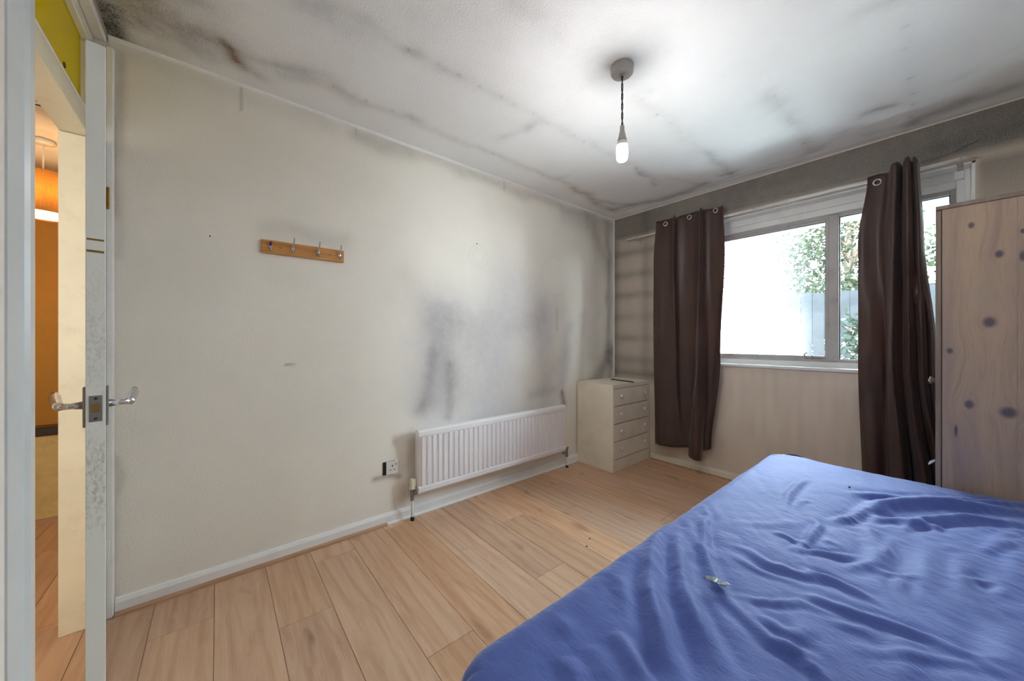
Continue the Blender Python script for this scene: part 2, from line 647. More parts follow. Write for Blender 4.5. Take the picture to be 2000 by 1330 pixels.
def diffuser_mat():
    n = N('lamp_diffuser')
    tl = n.n('ShaderNodeBsdfTranslucent'); tl.inputs[0].default_value = (0.95, 0.9, 0.8, 1)
    n.l(tl.outputs[0], n.out.inputs[0])
    return n.m


M['diffuser'] = diffuser_mat()


def leaf_mat(name, a, b):
    n = N(name)
    col = n.mix(n.mr(n.noise(n.pos(), 6, 3), 0.35, 0.65), srgb(*a), srgb(*b))
    n.set(col, 0.5, Specular_IOR_Level=0.15)
    tl = n.n('ShaderNodeBsdfTranslucent')
    n.l(col, tl.inputs[0])
    m1 = n.n('ShaderNodeMixShader'); m1.inputs[0].default_value = 0.4
    n.l(n.p.outputs[0], m1.inputs[1]); n.l(tl.outputs[0], m1.inputs[2])
    n.l(m1.outputs[0], n.out.inputs[0])
    return n.m


M['leaf'] = leaf_mat('tree_leaf', (34, 42, 22), (15, 24, 13))
M['leaf2'] = leaf_mat('shrub_leaf', (24, 34, 20), (10, 18, 12))
M['bark'] = paint('bark', (84, 70, 58), 0.9, 0.2, 20)
M['bounce_ground'] = paint('pale_bounce_ground', (176, 174, 166), 0.95, 0.1, 6)  # unseen ground, made pale to bounce sun onto the ceiling
M['fence'] = paint('weathered_fence', (37, 39, 41), 0.95, 0.15, 6, 0.3, (27, 29, 31))

M['fence'].node_tree.nodes['Principled BSDF'].inputs['Specular IOR Level'].default_value = 0.0
M['hall_cream'] = paint('hall_cream_wall', (226, 218, 196), 0.85)

# ------------------------------------------------------------------ stains and painted shadow
def seg_dist(P, a, b):
    a = np.array(a); b = np.array(b)
    ab = b - a
    L = (ab * ab).sum()
    t = np.clip(((P - a) @ ab) / max(L, 1e-9), 0, 1)
    return np.linalg.norm(P - (a + t[..., None] * ab), axis=-1)


def stain_shadow_layer(P, axis, val, caps, wobble=None):
    """P (...,2) plane coordinates; caps: list of (polyline of photo points, width m, strength)"""
    keep = [i for i in range(3) if i != axis]
    out_ = np.zeros(P.shape[:-1])
    Q = P + wobble if wobble is not None else P
    for pts, wd, st in caps:
        pp = [on(axis, val, *p)[keep] for p in pts]
        if len(pp) == 1: d = np.linalg.norm(Q - pp[0], axis=-1)
        else: d = np.min([seg_dist(Q, a, b) for a, b in zip(pp, pp[1:])], axis=0)
        g = st * (.55 * np.exp(-(d / wd) ** 2) + .30 * np.exp(-(d / (2.3 * wd)) ** 2)) if axis == 2 else st * np.exp(-(d / wd) ** 2)
        out_ = 1 - (1 - out_) * (1 - np.clip(g, 0, 1))
    return out_


def vnoise(X, Y, scale, seed=0):
    """cheap smooth value noise"""
    r = np.random.RandomState(seed)
    T = r.rand(64, 64)
    x = X * scale; y = Y * scale
    xi = np.floor(x).astype(int); yi = np.floor(y).astype(int)
    fx = x - xi; fy = y - yi
    fx = fx * fx * (3 - 2 * fx); fy = fy * fy * (3 - 2 * fy)
    g = lambda i, j: T[i % 64, j % 64]
    return (g(xi, yi) * (1 - fx) + g(xi + 1, yi) * fx) * (1 - fy) + (g(xi, yi + 1) * (1 - fx) + g(xi + 1, yi + 1) * fx) * fy


def wob(P, amp=0.02, scale=9, seed=1):
    return np.stack([(vnoise(P[..., 0], P[..., 1], scale, seed) - .5) * 2 * amp, (vnoise(P[..., 0], P[..., 1], scale, seed + 5) - .5) * 2 * amp], -1)


# ------------------------------------------------------------------ room shell
W, H, L = 2.72, 2.4, 3.56
YD = -L                 # door wall plane
YH = -3.68              # hall side of the door wall

# ceiling
xs = np.arange(0, W + .001, 0.0125); ys = np.arange(-L, 0.0001, 0.0125)
X, Y = np.meshgrid(xs, ys, indexing='ij')
P2 = np.stack([X, Y], -1)
wb = wob(P2, 0.02, 8)
soot_c = [
    ([(208, -30), (214, 30), (226, 74)], .055, .95), ([(235, -20), (240, 55)], .10, .45), ([(240, 20), (300, 15), (340, 5)], .10, .45),
    ([(240, 55), (320, 60), (372, 88)], .035, .55), ([(310, 38), (350, 66), (400, 92)], .03, .5), ([(345, 60), (420, 88), (455, 96)], .022, .4),
    ([(455, 105), (520, 125), (640, 150)], .035, .38), ([(478, 125), (500, 145)], .03, .45), ([(560, 150), (660, 172)], .03, .3),
    ([(300, 0), (370, 55)], .06, .35), ([(400, 0), (330, 0)], .05, .3),
    ([(660, 175), (800, 238), (940, 295), (1110, 360), (1160, 380)], .022, .17), ([(795, 225), (815, 235)], .025, .5), ([(1080, 350), (1108, 346)], .02, .35),
    ([(560, -8), (640, 20), (700, 42), (780, 90), (880, 140), (1040, 222), (1150, 280), (1250, 330), (1285, 352)], .026, .19),
    ([(690, 40), (712, 45)], .03, .35), ([(600, 5), (640, 15)], .08, .3), ([(868, 132), (892, 144)], .022, .5), ([(790, 93), (812, 100)], .02, .3),
    ([(1048, 238), (1020, 258), (980, 266)], .028, .3), ([(1235, 328), (1262, 350)], .012, .5), ([(1250, 335), (1282, 360)], .02, .4),
    ([(1250, 195), (1300, 230), (1360, 282), (1420, 330)], .03, .12), ([(1380, 300), (1432, 345)], .03, .3), ([(1408, 342), (1440, 335)], .02, .45),
    ([(1245, 185), (1275, 175)], .02, .2),
    ([(1500, 180), (1540, 225), (1590, 290)], .035, .2), ([(1575, 298), (1600, 292)], .02, .3), ([(1500, 190), (1540, 225)], .05, .12),
    ([(1770, 40), (1775, 120), (1785, 230)], .03, .10), ([(1690, 222), (1745, 208)], .02, .5), ([(1635, 262), (1680, 245)], .018, .35),
    ([(1560, 310), (1650, 262)], .02, .2), ([(1770, 245), (1860, 205), (2010, 158)], .045, .6), ([(1700, 262), (1790, 240)], .03, .3),
    ([(1870, 150), (1990, 90)], .03, .18),
    ([(1195, 118), (1236, 118)], .10, .33), ([(1020, 10), (1090, 40), (1085, 55)], .07, .26), ([(1680, 30), (1740, 0)], .04, .3),
    ([(1130, 372), (1160, 388), (1200, 395)], .018, .35), ([(1170, 395), (1240, 400), (1330, 375)], .03, .42), ([(1300, 345), (1390, 365)], .02, .2),
    ([(1330, 378), (1500, 325), (1560, 305)], .02, .25), ([(1205, 415), (1350, 375), (1700, 275), (2000, 188)], .012, .4),
    ([(790, 20), (900, 20), (980, 60)], .10, .10),
]
brown_c = [
    ([(262, 8), (290, 20)], .05, .55), ([(436, 84), (455, 100), (462, 118)], .022, .85), ([(462, 118), (478, 135)], .02, .6), ([(600, 140), (690, 200)], .04, .15),
    ([(1120, 368), (1170, 400), (1200, 410)], .035, .45), ([(1195, 408), (1290, 390), (1380, 358)], .03, .55), ([(660, 175), (1110, 360)], .02, .12),
    ([(1500, 190), (1590, 290)], .04, .1), ([(1250, 200), (1420, 330)], .05, .06), ([(1850, 215), (1960, 175)], .03, .3), ([(340, 60), (470, 90)], .05, .15),
]
soot = stain_shadow_layer(P2, 2, H, soot_c, wb)
brown = stain_shadow_layer(P2, 2, H, brown_c, wb)
# rows of popped nail heads along the joists
dots = []
for pts, cnt in (([(655, 168), (1150, 378)], 15), ([(700, 42), (1290, 356)], 21), ([(1250, 195), (1432, 340)], 9), ([(1508, 188), (1585, 292)], 6), ([(1770, 55), (1784, 225)], 7)):
    a = on(2, H, *pts[0])[:2]; b = on(2, H, *pts[1])[:2]
    for i in range(cnt):
        q = a + (b - a) * (i + RND.uniform(-.2, .2)) / (cnt - 1)
        q = q + np.array([RND.uniform(-.012, .012), 0])
        dots.append(q)
for q in dots:
    d = np.linalg.norm(P2 - q, axis=-1)
    soot = 1 - (1 - soot) * (1 - RND.uniform(.2, .5) * np.exp(-(d / 0.009) ** 2))
soot = soot * (.55 + .9 * vnoise(X, Y, 11, 60))
att = np.stack([np.clip(soot * .55 + .3 * soot ** 2.5, 0, .93), np.clip(brown, 0, .95), np.zeros_like(soot)], -1)
ceil_p = np.stack([X, Y, np.full_like(X, H)], -1)
ceil = grid_mesh('ceiling', ceil_p, M['ceil'], attr=att, flip=True)
tag(ceil, 'white stippled ceiling with black mould patches', kind='structure')
MB().box(-2.6, W + .1, -5.2, 0.3, H + .004, H + .1).build('ceiling_slab', M['hall_ceil'], ceil)['kind'] = 'structure'

# left wall
ys = np.arange(-L, 0.0001, 0.0125); zs = np.linspace(0, H, 193)
Yg, Zg = np.meshgrid(ys, zs, indexing='ij')
P2 = np.stack([Yg, Zg], -1)
wb = wob(P2, 0.025, 7, 11)
soot_l = [
    ([(860, 630), (930, 640)], .17, .13), ([(850, 640), (860, 740)], .15, .17), ([(842, 690), (828, 800)], .05, .30), ([(878, 710), (880, 812)], .035, .36),
    ([(905, 640), (930, 680)], .12, .12), ([(870, 690), (900, 760)], .16, .13), ([(800, 560), (860, 600)], .15, .12), ([(1000, 640), (1090, 600)], .10, .10),
    ([(1090, 640), (1090, 600)], .02, .15), ([(700, 265), (900, 330), (1100, 405), (1195, 438)], .05, .26), ([(600, 230), (800, 300)], .08, .1),
    ([(1188, 440), (1190, 740)], .05, .42), ([(1150, 420), (1185, 520)], .10, .28), ([(1192, 690), (1165, 745)], .09, .6), ([(1100, 420), (1180, 450)], .08, .2),
    ([(525, 448), (570, 448)], .05, .16), ([(600, 462), (680, 475)], .05, .16), ([(540, 540), (590, 545)], .07, .06), ([(1097, 768), (1097, 790)], .03, .35),
    ([(735, 938), (782, 925)], .016, .5), ([(1040, 770), (1080, 760)], .05, .18), ([(820, 805), (840, 790)], .05, .2),
    ([(240, 100), (480, 185), (640, 240)], .05, .10), ([(228, 120), (226, 500)], .02, .16), ([(226, 900), (224, 1180)], .014, .25),
    ([(1100, 690), (1060, 760)], .06, .10), ([(560, 718), (582, 720)], .006, .5),
]
brown_and_shadow_l = [([(1165, 470), (1160, 760)], .10, .20), ([(1135, 620), (1130, 860)], .07, .18), ([(1097, 765), (1100, 792)], .025, .5), ([(229, 100), (228, 420)], .02, .22),
           ([(800, 850), (795, 900)], .035, .18), ([(790, 950), (783, 1030)], .045, .24), ([(300, 150), (700, 300)], .25, .06)]  # first two entries here paint the radiator and valve shadow
blue_l = [([(1060, 600), (1068, 790)], .10, .28), ([(960, 640), (960, 800)], .28, .45), ([(860, 620), (850, 780)], .18, .5), ([(1000, 560), (1040, 640)], .25, .35), ([(1110, 640), (1095, 770)], .07, .3)]
soot = stain_shadow_layer(P2, 0, 0.0, soot_l, wb)
for px in ((471, 166, 215), (696, 247, 262), (985, 352, 372)):
    a = on(0, 0, px[0], px[1]); b = on(0, 0, px[0], px[2])
    d = seg_dist(P2, a[1:], b[1:])
    soot = 1 - (1 - soot) * (1 - .3 * np.exp(-(d / 0.006) ** 2))
brown = stain_shadow_layer(P2, 0, 0.0, brown_and_shadow_l, wb)
blue = stain_shadow_layer(P2, 0, 0.0, blue_l, wb)
# tide rings
for c, r, s in (((935, 500), .085, .05), ((935, 500), .05, .05), ((1085, 540), .17, .05)):
    q = on(0, 0, *c)[1:]
    d = np.abs(np.linalg.norm(P2 - q, axis=-1) - r)
    soot = np.clip(soot + s * np.exp(-(d / .01) ** 2), 0, 1)
wall_l = grid_mesh('wall_left', np.stack([np.zeros_like(Yg), Yg, Zg], -1), M['wall'], attr=np.stack([soot, brown, blue], -1))
tag(wall_l, 'cream textured wallpaper wall with grey damp marks', kind='structure')
MB().box(-.12, -.004, YH, .3, 0, H).build('wall_core', M['plain_wall'], wall_l)['kind'] = 'structure'

# window wall with its opening
WX0, WX1, WZ0, WZ1 = 0.50, 2.317, 0.935, 2.13


def lines(a, b, step, extra):
    v = list(np.arange(a, b, step)) + [b] + extra
    v = sorted(set(round(float(q), 5) for q in v))
    return np.array(v)


xg = lines(0, W, .0125, [WX0, WX1]); zg = lines(0, H, .0125, [WZ0, WZ1])
Xg, Zg = np.meshgrid(xg, zg, indexing='ij')
P2 = np.stack([Xg, Zg], -1)
wb = wob(P2, 0.02, 8, 21)
top = np.clip((Zg - 2.10) / .10, 0, 1)
S = .74 * top * (0.93 + .14 * vnoise(Xg, Zg, 2.5, 3))
# strip left of the window: dark joints behind the paper, dark towards the corner
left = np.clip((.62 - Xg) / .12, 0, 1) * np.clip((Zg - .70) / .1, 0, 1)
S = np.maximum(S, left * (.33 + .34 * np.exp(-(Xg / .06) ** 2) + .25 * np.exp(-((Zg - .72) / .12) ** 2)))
for zz in (2.02, 1.80, 1.59, 1.375, 1.16, .95, .80):
    S = 1 - (1 - S) * (1 - left * .34 * np.exp(-((Zg - zz + .02 * Xg) / .042) ** 2) * (.3 + 1.1 * vnoise(Xg, Zg, 6, 8)))
S = 1 - (1 - S) * (1 - .28 * np.exp(-((Xg - .36) / .05) ** 2) * left)
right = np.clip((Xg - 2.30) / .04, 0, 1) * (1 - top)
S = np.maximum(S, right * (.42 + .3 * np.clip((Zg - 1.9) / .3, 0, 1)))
S = 1 - (1 - S) * (1 - .3 * top * np.exp(-((Zg - 2.25) / .05) ** 2) * np.clip((Xg - 1.9) / .3, 0, 1))
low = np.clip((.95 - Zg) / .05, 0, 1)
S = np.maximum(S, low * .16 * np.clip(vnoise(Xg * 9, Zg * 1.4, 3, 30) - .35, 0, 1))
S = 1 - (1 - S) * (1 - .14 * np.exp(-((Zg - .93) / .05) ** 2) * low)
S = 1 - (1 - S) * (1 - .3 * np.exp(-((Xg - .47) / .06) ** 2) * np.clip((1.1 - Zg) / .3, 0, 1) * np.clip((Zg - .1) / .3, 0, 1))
B = low * .28 * np.clip(.25 + (.6 - Zg), 0, 1) + left * .12
mx = (Xg[:-1, :-1] + Xg[1:, 1:]) / 2; mz = (Zg[:-1, :-1] + Zg[1:, 1:]) / 2
mask = ~((mx > WX0) & (mx < WX1) & (mz > WZ0) & (mz < WZ1))
wall_w = grid_mesh('wall_back', np.stack([Xg, np.zeros_like(Xg), Zg], -1), M['wall_win'], mask=mask, attr=np.stack([np.clip(S, 0, 1), np.clip(B, 0, 1), np.zeros_like(S)], -1))
tag(wall_w, 'window wall with sooty mould above the curtain pole', kind='structure')
m = MB()
m.box(-.12, WX0, .004, .28, -.14, H); m.box(WX1, W + .1, .004, .28, -.14, H)
m.box(WX0, WX1, .004, .28, -.14, WZ0 - .002); m.box(WX0, WX1, .004, .28, WZ1 + .002, H)
m.build('wall_core', M['plain_wall'], wall_w)['kind'] = 'structure'

# unseen right wall, door wall
tag(MB().box(W, W + .1, YH, 0.0, 0, H).build('wall_right', M['plain_wall']), kind='structure')
tag(MB().box(.80, W, YH, YD, 0, H).build('wall_front', M['plain_wall']), kind='structure')

# hall
hb = tag(MB().box(-2.3, -.12, YH, YH + .1, 0, H).build('wall_side', M['hall_cream']), kind='structure')
tag(MB().box(-2.3, -2.12, -5.2, YH, -2.4, H).build('wall_far', M['hall']), kind='structure')
tag(MB().box(-2.3, W, -5.3, -5.2, -2.4, H).build('wall_end', M['hall_cream']), kind='structure')
tag(MB().box(1.9, 2.0, -5.2, YH, 0, H).build('wall_near', M['hall_cream']), kind='structure')
m = MB(); m.box(-2.3, -1.365, -5.3, YH + .1, -2.5, -2.4); m.box(-1.445, -1.365, -5.2, YH, -2.4, -.001); m.box(-2.12, -1.445, YH, YH + .1, -2.4, -.001)
tag(m.build('wall_stair', M['hall_cream']), kind='structure')
lowwall = tag(MB().box(-1.445, -1.365, -5.2, YH, 0, .545).build('wall_low', M['hall_low']), 'low wall along the stairwell', kind='structure')
cap = MB().box(-1.47, -1.345, -5.2, YH, .545, .598, .006).build('trim_1', M['dark_wood'])
tag(cap, 'dark brown wooden capping on the low landing wall', kind='structure')
tag(MB().box(-1.365, -1.353, -5.2, YH, 0, .03).build('baseboard_hall', M['bead']), kind='structure')
hatch = MB()
hatch.box(-1.15, -.86, -4.30, -3.93, H - .006, H + .002); hatch.build('ceiling_hatch', M['hall_ceil'])['kind'] = 'structure'
MB().box(-.875, -.862, -4.30, -3.92, H - .009, H - .003).build('hatch_gap', M['black'], bpy.data.objects['ceiling_hatch'])['kind'] = 'structure'

# floor and its planks
fl = MB()
fl.box(-1.365, W + .1, -5.2, .0, -.06, -.0125)
floor = tag(fl.build('floor', M['subfloor']), 'oak-coloured laminate floor', kind='structure')
PW, PL = 0.197, 1.285
row = 0
starts = {}
y0 = -3.42 + PW * 18
# end joints read from the photo for some rows (row centre y -> x of a joint)
known = [(-2.93, .53), (-2.54, 1.02), (-2.00, .96), (-2.32, 1.35), (-1.75, .45), (-3.12, 1.1)]
yy = y0
k = 0
while yy > -5.2:
    ylo = yy - PW
    ytop, ybot = min(yy, -0.001), max(ylo, -5.2)
    if ytop - ybot > .02:
        c = (yy + ylo) / 2
        off = (k * .47) % PL
        for ky, kx in known:
            if abs(ky - c) < .1: off = kx % PL
        x = off - 3 * PL
        while x < W:
            a, b = max(x, -1.36), min(x + PL, W)
            if b - a > .03:
                gp = .0007
                MB().box(a + gp, b - gp, ybot + gp, ytop - gp, -.0125, 0, .0009).build('plank', M['floor'], floor)
            x += PL
    yy -= PW
    k += 1

# skirting boards
def skirt(name, pts_axis, label):
    pass


sk = MB()
prof = [(0.0, .012), (.017, .012), (.017, .052), (.010, .066), (.0, .069)]
sk.prism(prof, 'y', YD + .02, -.02)
bl = tag(sk.build('baseboard_left', M['gloss']), 'white painted skirting with chipped edges', kind='structure')
q = MB(); q.prism([(.0, 0.0), (.030, 0.0), (.029, .008), (.024, .014), (.017, .017), (0, .017)], 'y', YD + .02, -2.41)
q.build('wood_bead', M['bead'], bl)
q = MB(); q.prism([(.0, 0.0), (.026, 0.0), (.025, .008), (.021, .013), (.0, .015)], 'y', -2.405, -.62)
q.build('wood_bead', M['gloss'], bl)
sk = MB()
sk.prism([(0.0, .012), (-.017, .012), (-.017, .045), (-.010, .060), (.0, .064)], 'x', .42, W)
bb = tag(sk.build('baseboard_back', M['cream']), 'cream painted skirting under the window', kind='structure')
q = MB(); q.prism([(.0, 0.0), (-.026, 0.0), (-.025, .008), (-.020, .013), (0, .015)], 'x', .42, W)
q.build('wood_bead', M['bead'], bb)
# painted bead where the walls meet the ceiling and each other
tag(MB().prism([(0, H), (.012, H), (.010, H - .006), (0, H - .012)], 'y', YD, 0).build('trim_2', M['gloss']), 'thin white filler bead between ceiling and left wall', kind='structure')
tag(MB().prism([(0, H), (-.007, H), (-.005, H - .004), (0, H - .007)], 'x', 0, W).build('trim_3', M['wall_win']), kind='structure')
tag(MB().prism([(0, 0), (.008, 0), (.004, -.004), (0, -.008)], 'z', .76, H).build('trim_4', M['gloss']), 'thin white bead in the corner', kind='structure')

# ------------------------------------------------------------------ window
win = tag(empty('window_1', (1.41, .12, .95)), 'wide window with white timber surround', kind='structure')
# reveal lining boards (plastered return)
m = MB(); m.box(WX0 - .0, WX0 + .012, -.002, .13, WZ0, WZ1); m.box(WX1 - .012, WX1, -.002, .13, WZ0, WZ1); m.box(WX0, WX1, -.002, .13, WZ1 - .010, WZ1)
m.build('reveal', M['gloss'], win)
m = MB(); m.box(WX0, WX1, -.012, .13, WZ0 - .012, WZ0 + .012, .005)
m.build('sill', M['gloss'], win)
# outer timber frame in two steps
def ring(mb, x0, x1, z0, z1, y0, y1, t, tb=None, bev=.003, tt=None):
    tb = t if tb is None else tb
    tt = t if tt is None else tt
    mb.box(x0, x0 + t, y0, y1, z0, z1, bev); mb.box(x1 - t, x1, y0, y1, z0, z1, bev)
    mb.box(x0 + t, x1 - t, y0, y1, z1 - tt, z1, bev); mb.box(x0 + t, x1 - t, y0, y1, z0, z0 + tb, bev)


m = MB(); ring(m, WX0 + .012, WX1 - .012, WZ0 + .012, WZ1 - .010, .085, .17, .022, .018, tt=.050)
m.build('window_frame', M['gloss'], win)
m = MB(); ring(m, WX0 + .030, WX1 - .030, WZ0 + .028, WZ1 - .030, .105, .18, .034, .020, tt=.074)
m.build('window_frame', M['gloss'], win)
FX0, FX1, FZ0, FZ1 = WX0 + .060, WX1 - .056, .980, 2.030
m = MB(); ring(m, FX0, FX1, FZ0, FZ1, .118, .185, .030, .026)
m.build('metal_frame', M['frame_alu'], win)
m = MB(); m.box(1.688, 1.742, .112, .185, FZ0 + .01, FZ1 - .01, .004)
m.build('mullion', M['frame_alu'], win)
# casement
m = MB(); ring(m, FX0 + .026, 1.690, FZ0 + .022, FZ1 - .028, .122, .165, .020, .020)
cas = m.build('casement', M['frame_alu'], win)
m = MB(); ring(m, FX0 + .044, 1.672, FZ0 + .040, FZ1 - .046, .128, .150, .004, .004, 0)
m.build('glass_seal', M['seal'], cas)
MB().box(FX0 + .046, 1.670, .138, .143, FZ0 + .042, FZ1 - .048).build('glass', M['glass_glare_haze'], cas)
MB().box(1.742, FX1 - .028, .145, .150, FZ0 + .02, FZ1 - .026).build('glass', M['glass'], win)
m = MB(); ring(m, 1.742, FX1 - .028, FZ0 + .022, FZ1 - .028, .135, .147, .006, .006, 0)
m.build('glass_seal', M['seal'], win)
# peg stay
m = MB(); m.box(1.56, 1.66, .108, .114, 1.004, 1.012, .002); m.tube([(1.60, .112, .998), (1.60, .112, 1.03)], .005); m.tube([(1.565, .112, 1.0), (1.555, .105, 1.035), (1.575, .10, 1.05)], .004)
m.build('window_stay', M['steel'], win, smooth=True, angle=40)

# ------------------------------------------------------------------ outside: soffit, fence, plants
tag(MB().box(-.5, 3.4, .28, .98, 2.16, 2.2).build('eaves_soffit', M['soffit']), 'pale soffit board over the window outside', kind='structure')
tag(MB().box(-14, 16, .3, 22, -.14, -.08).build('ground', M['bounce_ground']), 'ground outside the window, made pale to bounce sunlight', kind='structure')
fr = tag(empty('garden_fence', (1.5, 4.3, -.08)), 'pale grey close-boarded garden fence beyond the window', 'fence')
fx = -2.6
while fx < 5.0:
    hgt = 1.90 + RND.uniform(-.008, .008)
    MB().box(fx, fx + .145, 4.3 + RND.uniform(-.004, .004), 4.32, -.08, hgt, .002).build('board', M['fence'], fr)
    fx += .150
MB().box(-2.6, 5.0, 4.32, 4.37, .35, .43).build('rail', M['fence'], fr)
MB().box(-2.6, 5.0, 4.32, 4.37, 1.5, 1.58).build('rail', M['fence'], fr)


def leafy(name, label, cat, c, r, hgt, nl, mat, ls=.055, group=None, seed=1, trunk=True, z0=-.08):
    rr = random.Random(seed)
    root = tag(empty(name, (c[0], c[1], z0)), label, cat, group)
    if trunk:
        m = MB()
        m.tube([(c[0], c[1], z0), (c[0] + .05, c[1], z0 + hgt * .3), (c[0] - .03, c[1] + .04, z0 + hgt * .6), (c[0] + .05, c[1], z0 + hgt * .9)], [.09, .07, .05, .02], 10)
        for i in range(14):
            a = rr.uniform(0, 6.28); zz = z0 + hgt * rr.uniform(.3, .8); l_ = r * rr.uniform(.5, .95)
            m.tube([(c[0], c[1], zz), (c[0] + .5 * l_ * math.cos(a), c[1] + .5 * l_ * math.sin(a), zz + .12 * hgt), (c[0] + l_ * math.cos(a), c[1] + l_ * math.sin(a), zz + .16 * hgt)], [.03, .02, .008], 6)
        m.build('trunk', M['bark'], root, smooth=True)
    V = []; Fc = []
    clumps = []
    for i in range(46):
        a = rr.uniform(0, 6.28); t = rr.uniform(-1, 1); q_ = r * rr.uniform(.35, 1) * math.sqrt(1 - t * t * .8)
        clumps.append((c[0] + q_ * math.cos(a), c[1] + q_ * math.sin(a), z0 + hgt * (.56 + .42 * t)))
    for i in range(nl):
        cl = rr.choice(clumps)
        s_ = r * .24
        p = Vector((rr.gauss(cl[0], s_), rr.gauss(cl[1], s_), max(z0 + .05, rr.gauss(cl[2], s_))))
        d = Vector((rr.gauss(0, 1), rr.gauss(0, 1), rr.gauss(0, .7))).normalized()
        n_ = d.cross(Vector((rr.gauss(0, 1), rr.gauss(0, 1), rr.gauss(0, 1)))).normalized()
        l_ = ls * rr.uniform(.7, 1.3); wd = l_ * .32
        k_ = len(V)
        V += [tuple(p), tuple(p + d * l_ * .5 + n_ * wd), tuple(p + d * l_), tuple(p + d * l_ * .5 - n_ * wd)]
        Fc.append((k_, k_ + 1, k_ + 2, k_ + 3))
    me = bpy.data.meshes.new('foliage'); me.from_pydata(V, [], Fc); me.materials.append(mat)
    o = bpy.data.objects.new('foliage', me); COL.objects.link(o); parent_keep(o, root)
    o['kind'] = 'stuff'
    return root


leafy('garden_tree', 'bushy green tree behind the fence, straight beyond the right-hand window pane', 'tree', (1.0, 6.6), 1.1, 4.6, 15000, M['leaf'], .085, seed=3)
leafy('garden_tree', 'pale leafy tree behind the fence, seen through the hazy casement', 'tree', (-2.4, 7.0), 1.3, 4.4, 13000, M['leaf'], .085, seed=5)
leafy('garden_tree', 'tall leafy tree behind the fence, seen between the right curtain and the wardrobe', 'tree', (4.4, 6.4), 1.15, 4.8, 15000, M['leaf'], .085, seed=8)
leafy('garden_shrub', 'dark green shrub growing in front of the fence beside the right curtain', 'shrub', (1.62, 2.9), .28, 1.5, 1500, M['leaf2'], .075, seed=9)
leafy('garden_shrub', 'low green shrub in front of the fence below the hazy casement', 'shrub', (.10, 3.3), .45, 1.0, 3000, M['leaf2'], .07, seed=12)

# ------------------------------------------------------------------ doorway
dfm = tag(empty('trim_5', (.4, -3.62, 0)), 'painted timber door frame with glazed panel above', kind='structure')
YF = -3.566
XJ, XL = .030, .772
MB().box(.000, XJ, YH - .003, YF, 0, 2.33, .002).build('jamb', M['cream'], dfm)
MB().box(.0005, .026, YF + .001, -3.5415, .0, 2.345, .004).build('jamb_bead', M['gloss'], dfm)
MB().box(XJ, XJ + .010, YH - .003, YF - .042, 0, 1.948, .002).build('door_stop', M['cream'], dfm)
m = MB(); m.box(XL, XL + .036, YH - .003, YF, 0, H - .002, .002); m.build('jamb', M['gloss_cool'], dfm)
m = MB(); m.prism([(XL + .030, YF - .002), (XL + .030, YF + .012), (XL + .036, YF + .016), (XL + .075, YF + .019), (XL + .082, YF + .012), (XL + .16, YF + .010), (XL + .16, YF - .002)], 'z', 0, H - .002)
m.build('architrave', M['gloss_cool'], dfm)
m = MB(); m.box(XJ, XL, YH - .003, -3.602, 1.951, 2.028, .003); m.build('transom_rail', M['cream'], dfm)
m = MB(); m.prism([(-3.602, 2.028), (-3.602, 2.040), (-3.614, 2.044), (-3.628, 2.044), (-3.628, 2.028)], 'x', XJ, XL); m.prism([(-3.65, 2.028), (-3.65, 2.044), (-3.638, 2.044), (-3.638, 2.028)], 'x', XJ, XL)
m.build('glazing_bead', M['gloss'], dfm)
m = MB(); m.box(0, XL, YH - .003, -3.602, 2.345, H - .002, .003); m.build('head', M['cream'], dfm)
m = MB(); m.box(0, XL, -3.602, YF, 2.372, H - .002, .003); m.box(XJ, XL, -3.628, -3.606, 2.336, 2.347, .002); m.build('head_bead', M['gloss'], dfm)
MB().box(XJ, XL, -3.637, -3.629, 2.040, 2.346).build('glass_panel', M['yellow'], dfm)
# dark swirl mark on the yellow glass
c = on(1, -3.6285, 125, 127)
m = MB(); m.tube([(c[0] + .010 * math.cos(a) * (1 - a * .03), -3.6275, c[2] + .010 * math.sin(a) * (1 - a * .03)) for a in np.linspace(0, 8, 26)], .0013, 5)
m.build('mark', M['gap'], bpy.data.objects['glass_panel'])
MB().box(XL - .004, XL + .002, YF - .035, YF - .006, .93, 1.0, .001).build('striker_plate', M['white_plastic'], dfm)

# door leaf, ajar: hinged at the left wall, seen along its face
A = math.radians(9.25); LW, TH = .722, .036
hx, hy = .031, YF + .003
MD = Matrix.Translation((hx, hy, 0)) @ Matrix.Rotation(A, 4, 'Z')   # local x along leaf, local -y to the hall
m = MB(); m.box(0, LW - .004, -TH, 0, .008, 1.944, .0015, MD)
door = tag(m.build('door_1', M['gloss']), 'white flush door standing ajar beside the left wall', kind='structure')
m = MB(); m.box(LW - .004, LW, -TH + .0005, -.0005, .008, 1.944, .0008, MD); m.build('lipping', M['edge'], door)
MB().box(LW - .0005, LW + .001, -TH + .006, -.006, .925, .995, .0004, MD).build('latch_plate', M['steel'], door)
lp = bpy.data.objects['latch_plate']
m = MB(); m.prism([(LW, -.026), (LW + .003, -.026), (LW + .009, -.012), (LW, -.012)], 'z', .951, .972, MD); m.build('latch_bolt', M['brass'], door)
for zz in (.933, .987):
    m = MB(); m.lathe([(.0, 0), (.0035, 0), (.003, .0012), (0, .0015)], (0, 0, 0), 12, MD @ Matrix.Translation((LW + .001, -.018, zz)) @ Matrix.Rotation(math.pi / 2, 4, 'Y'), cap=False)
    m.build('screw', M['gap'], door)
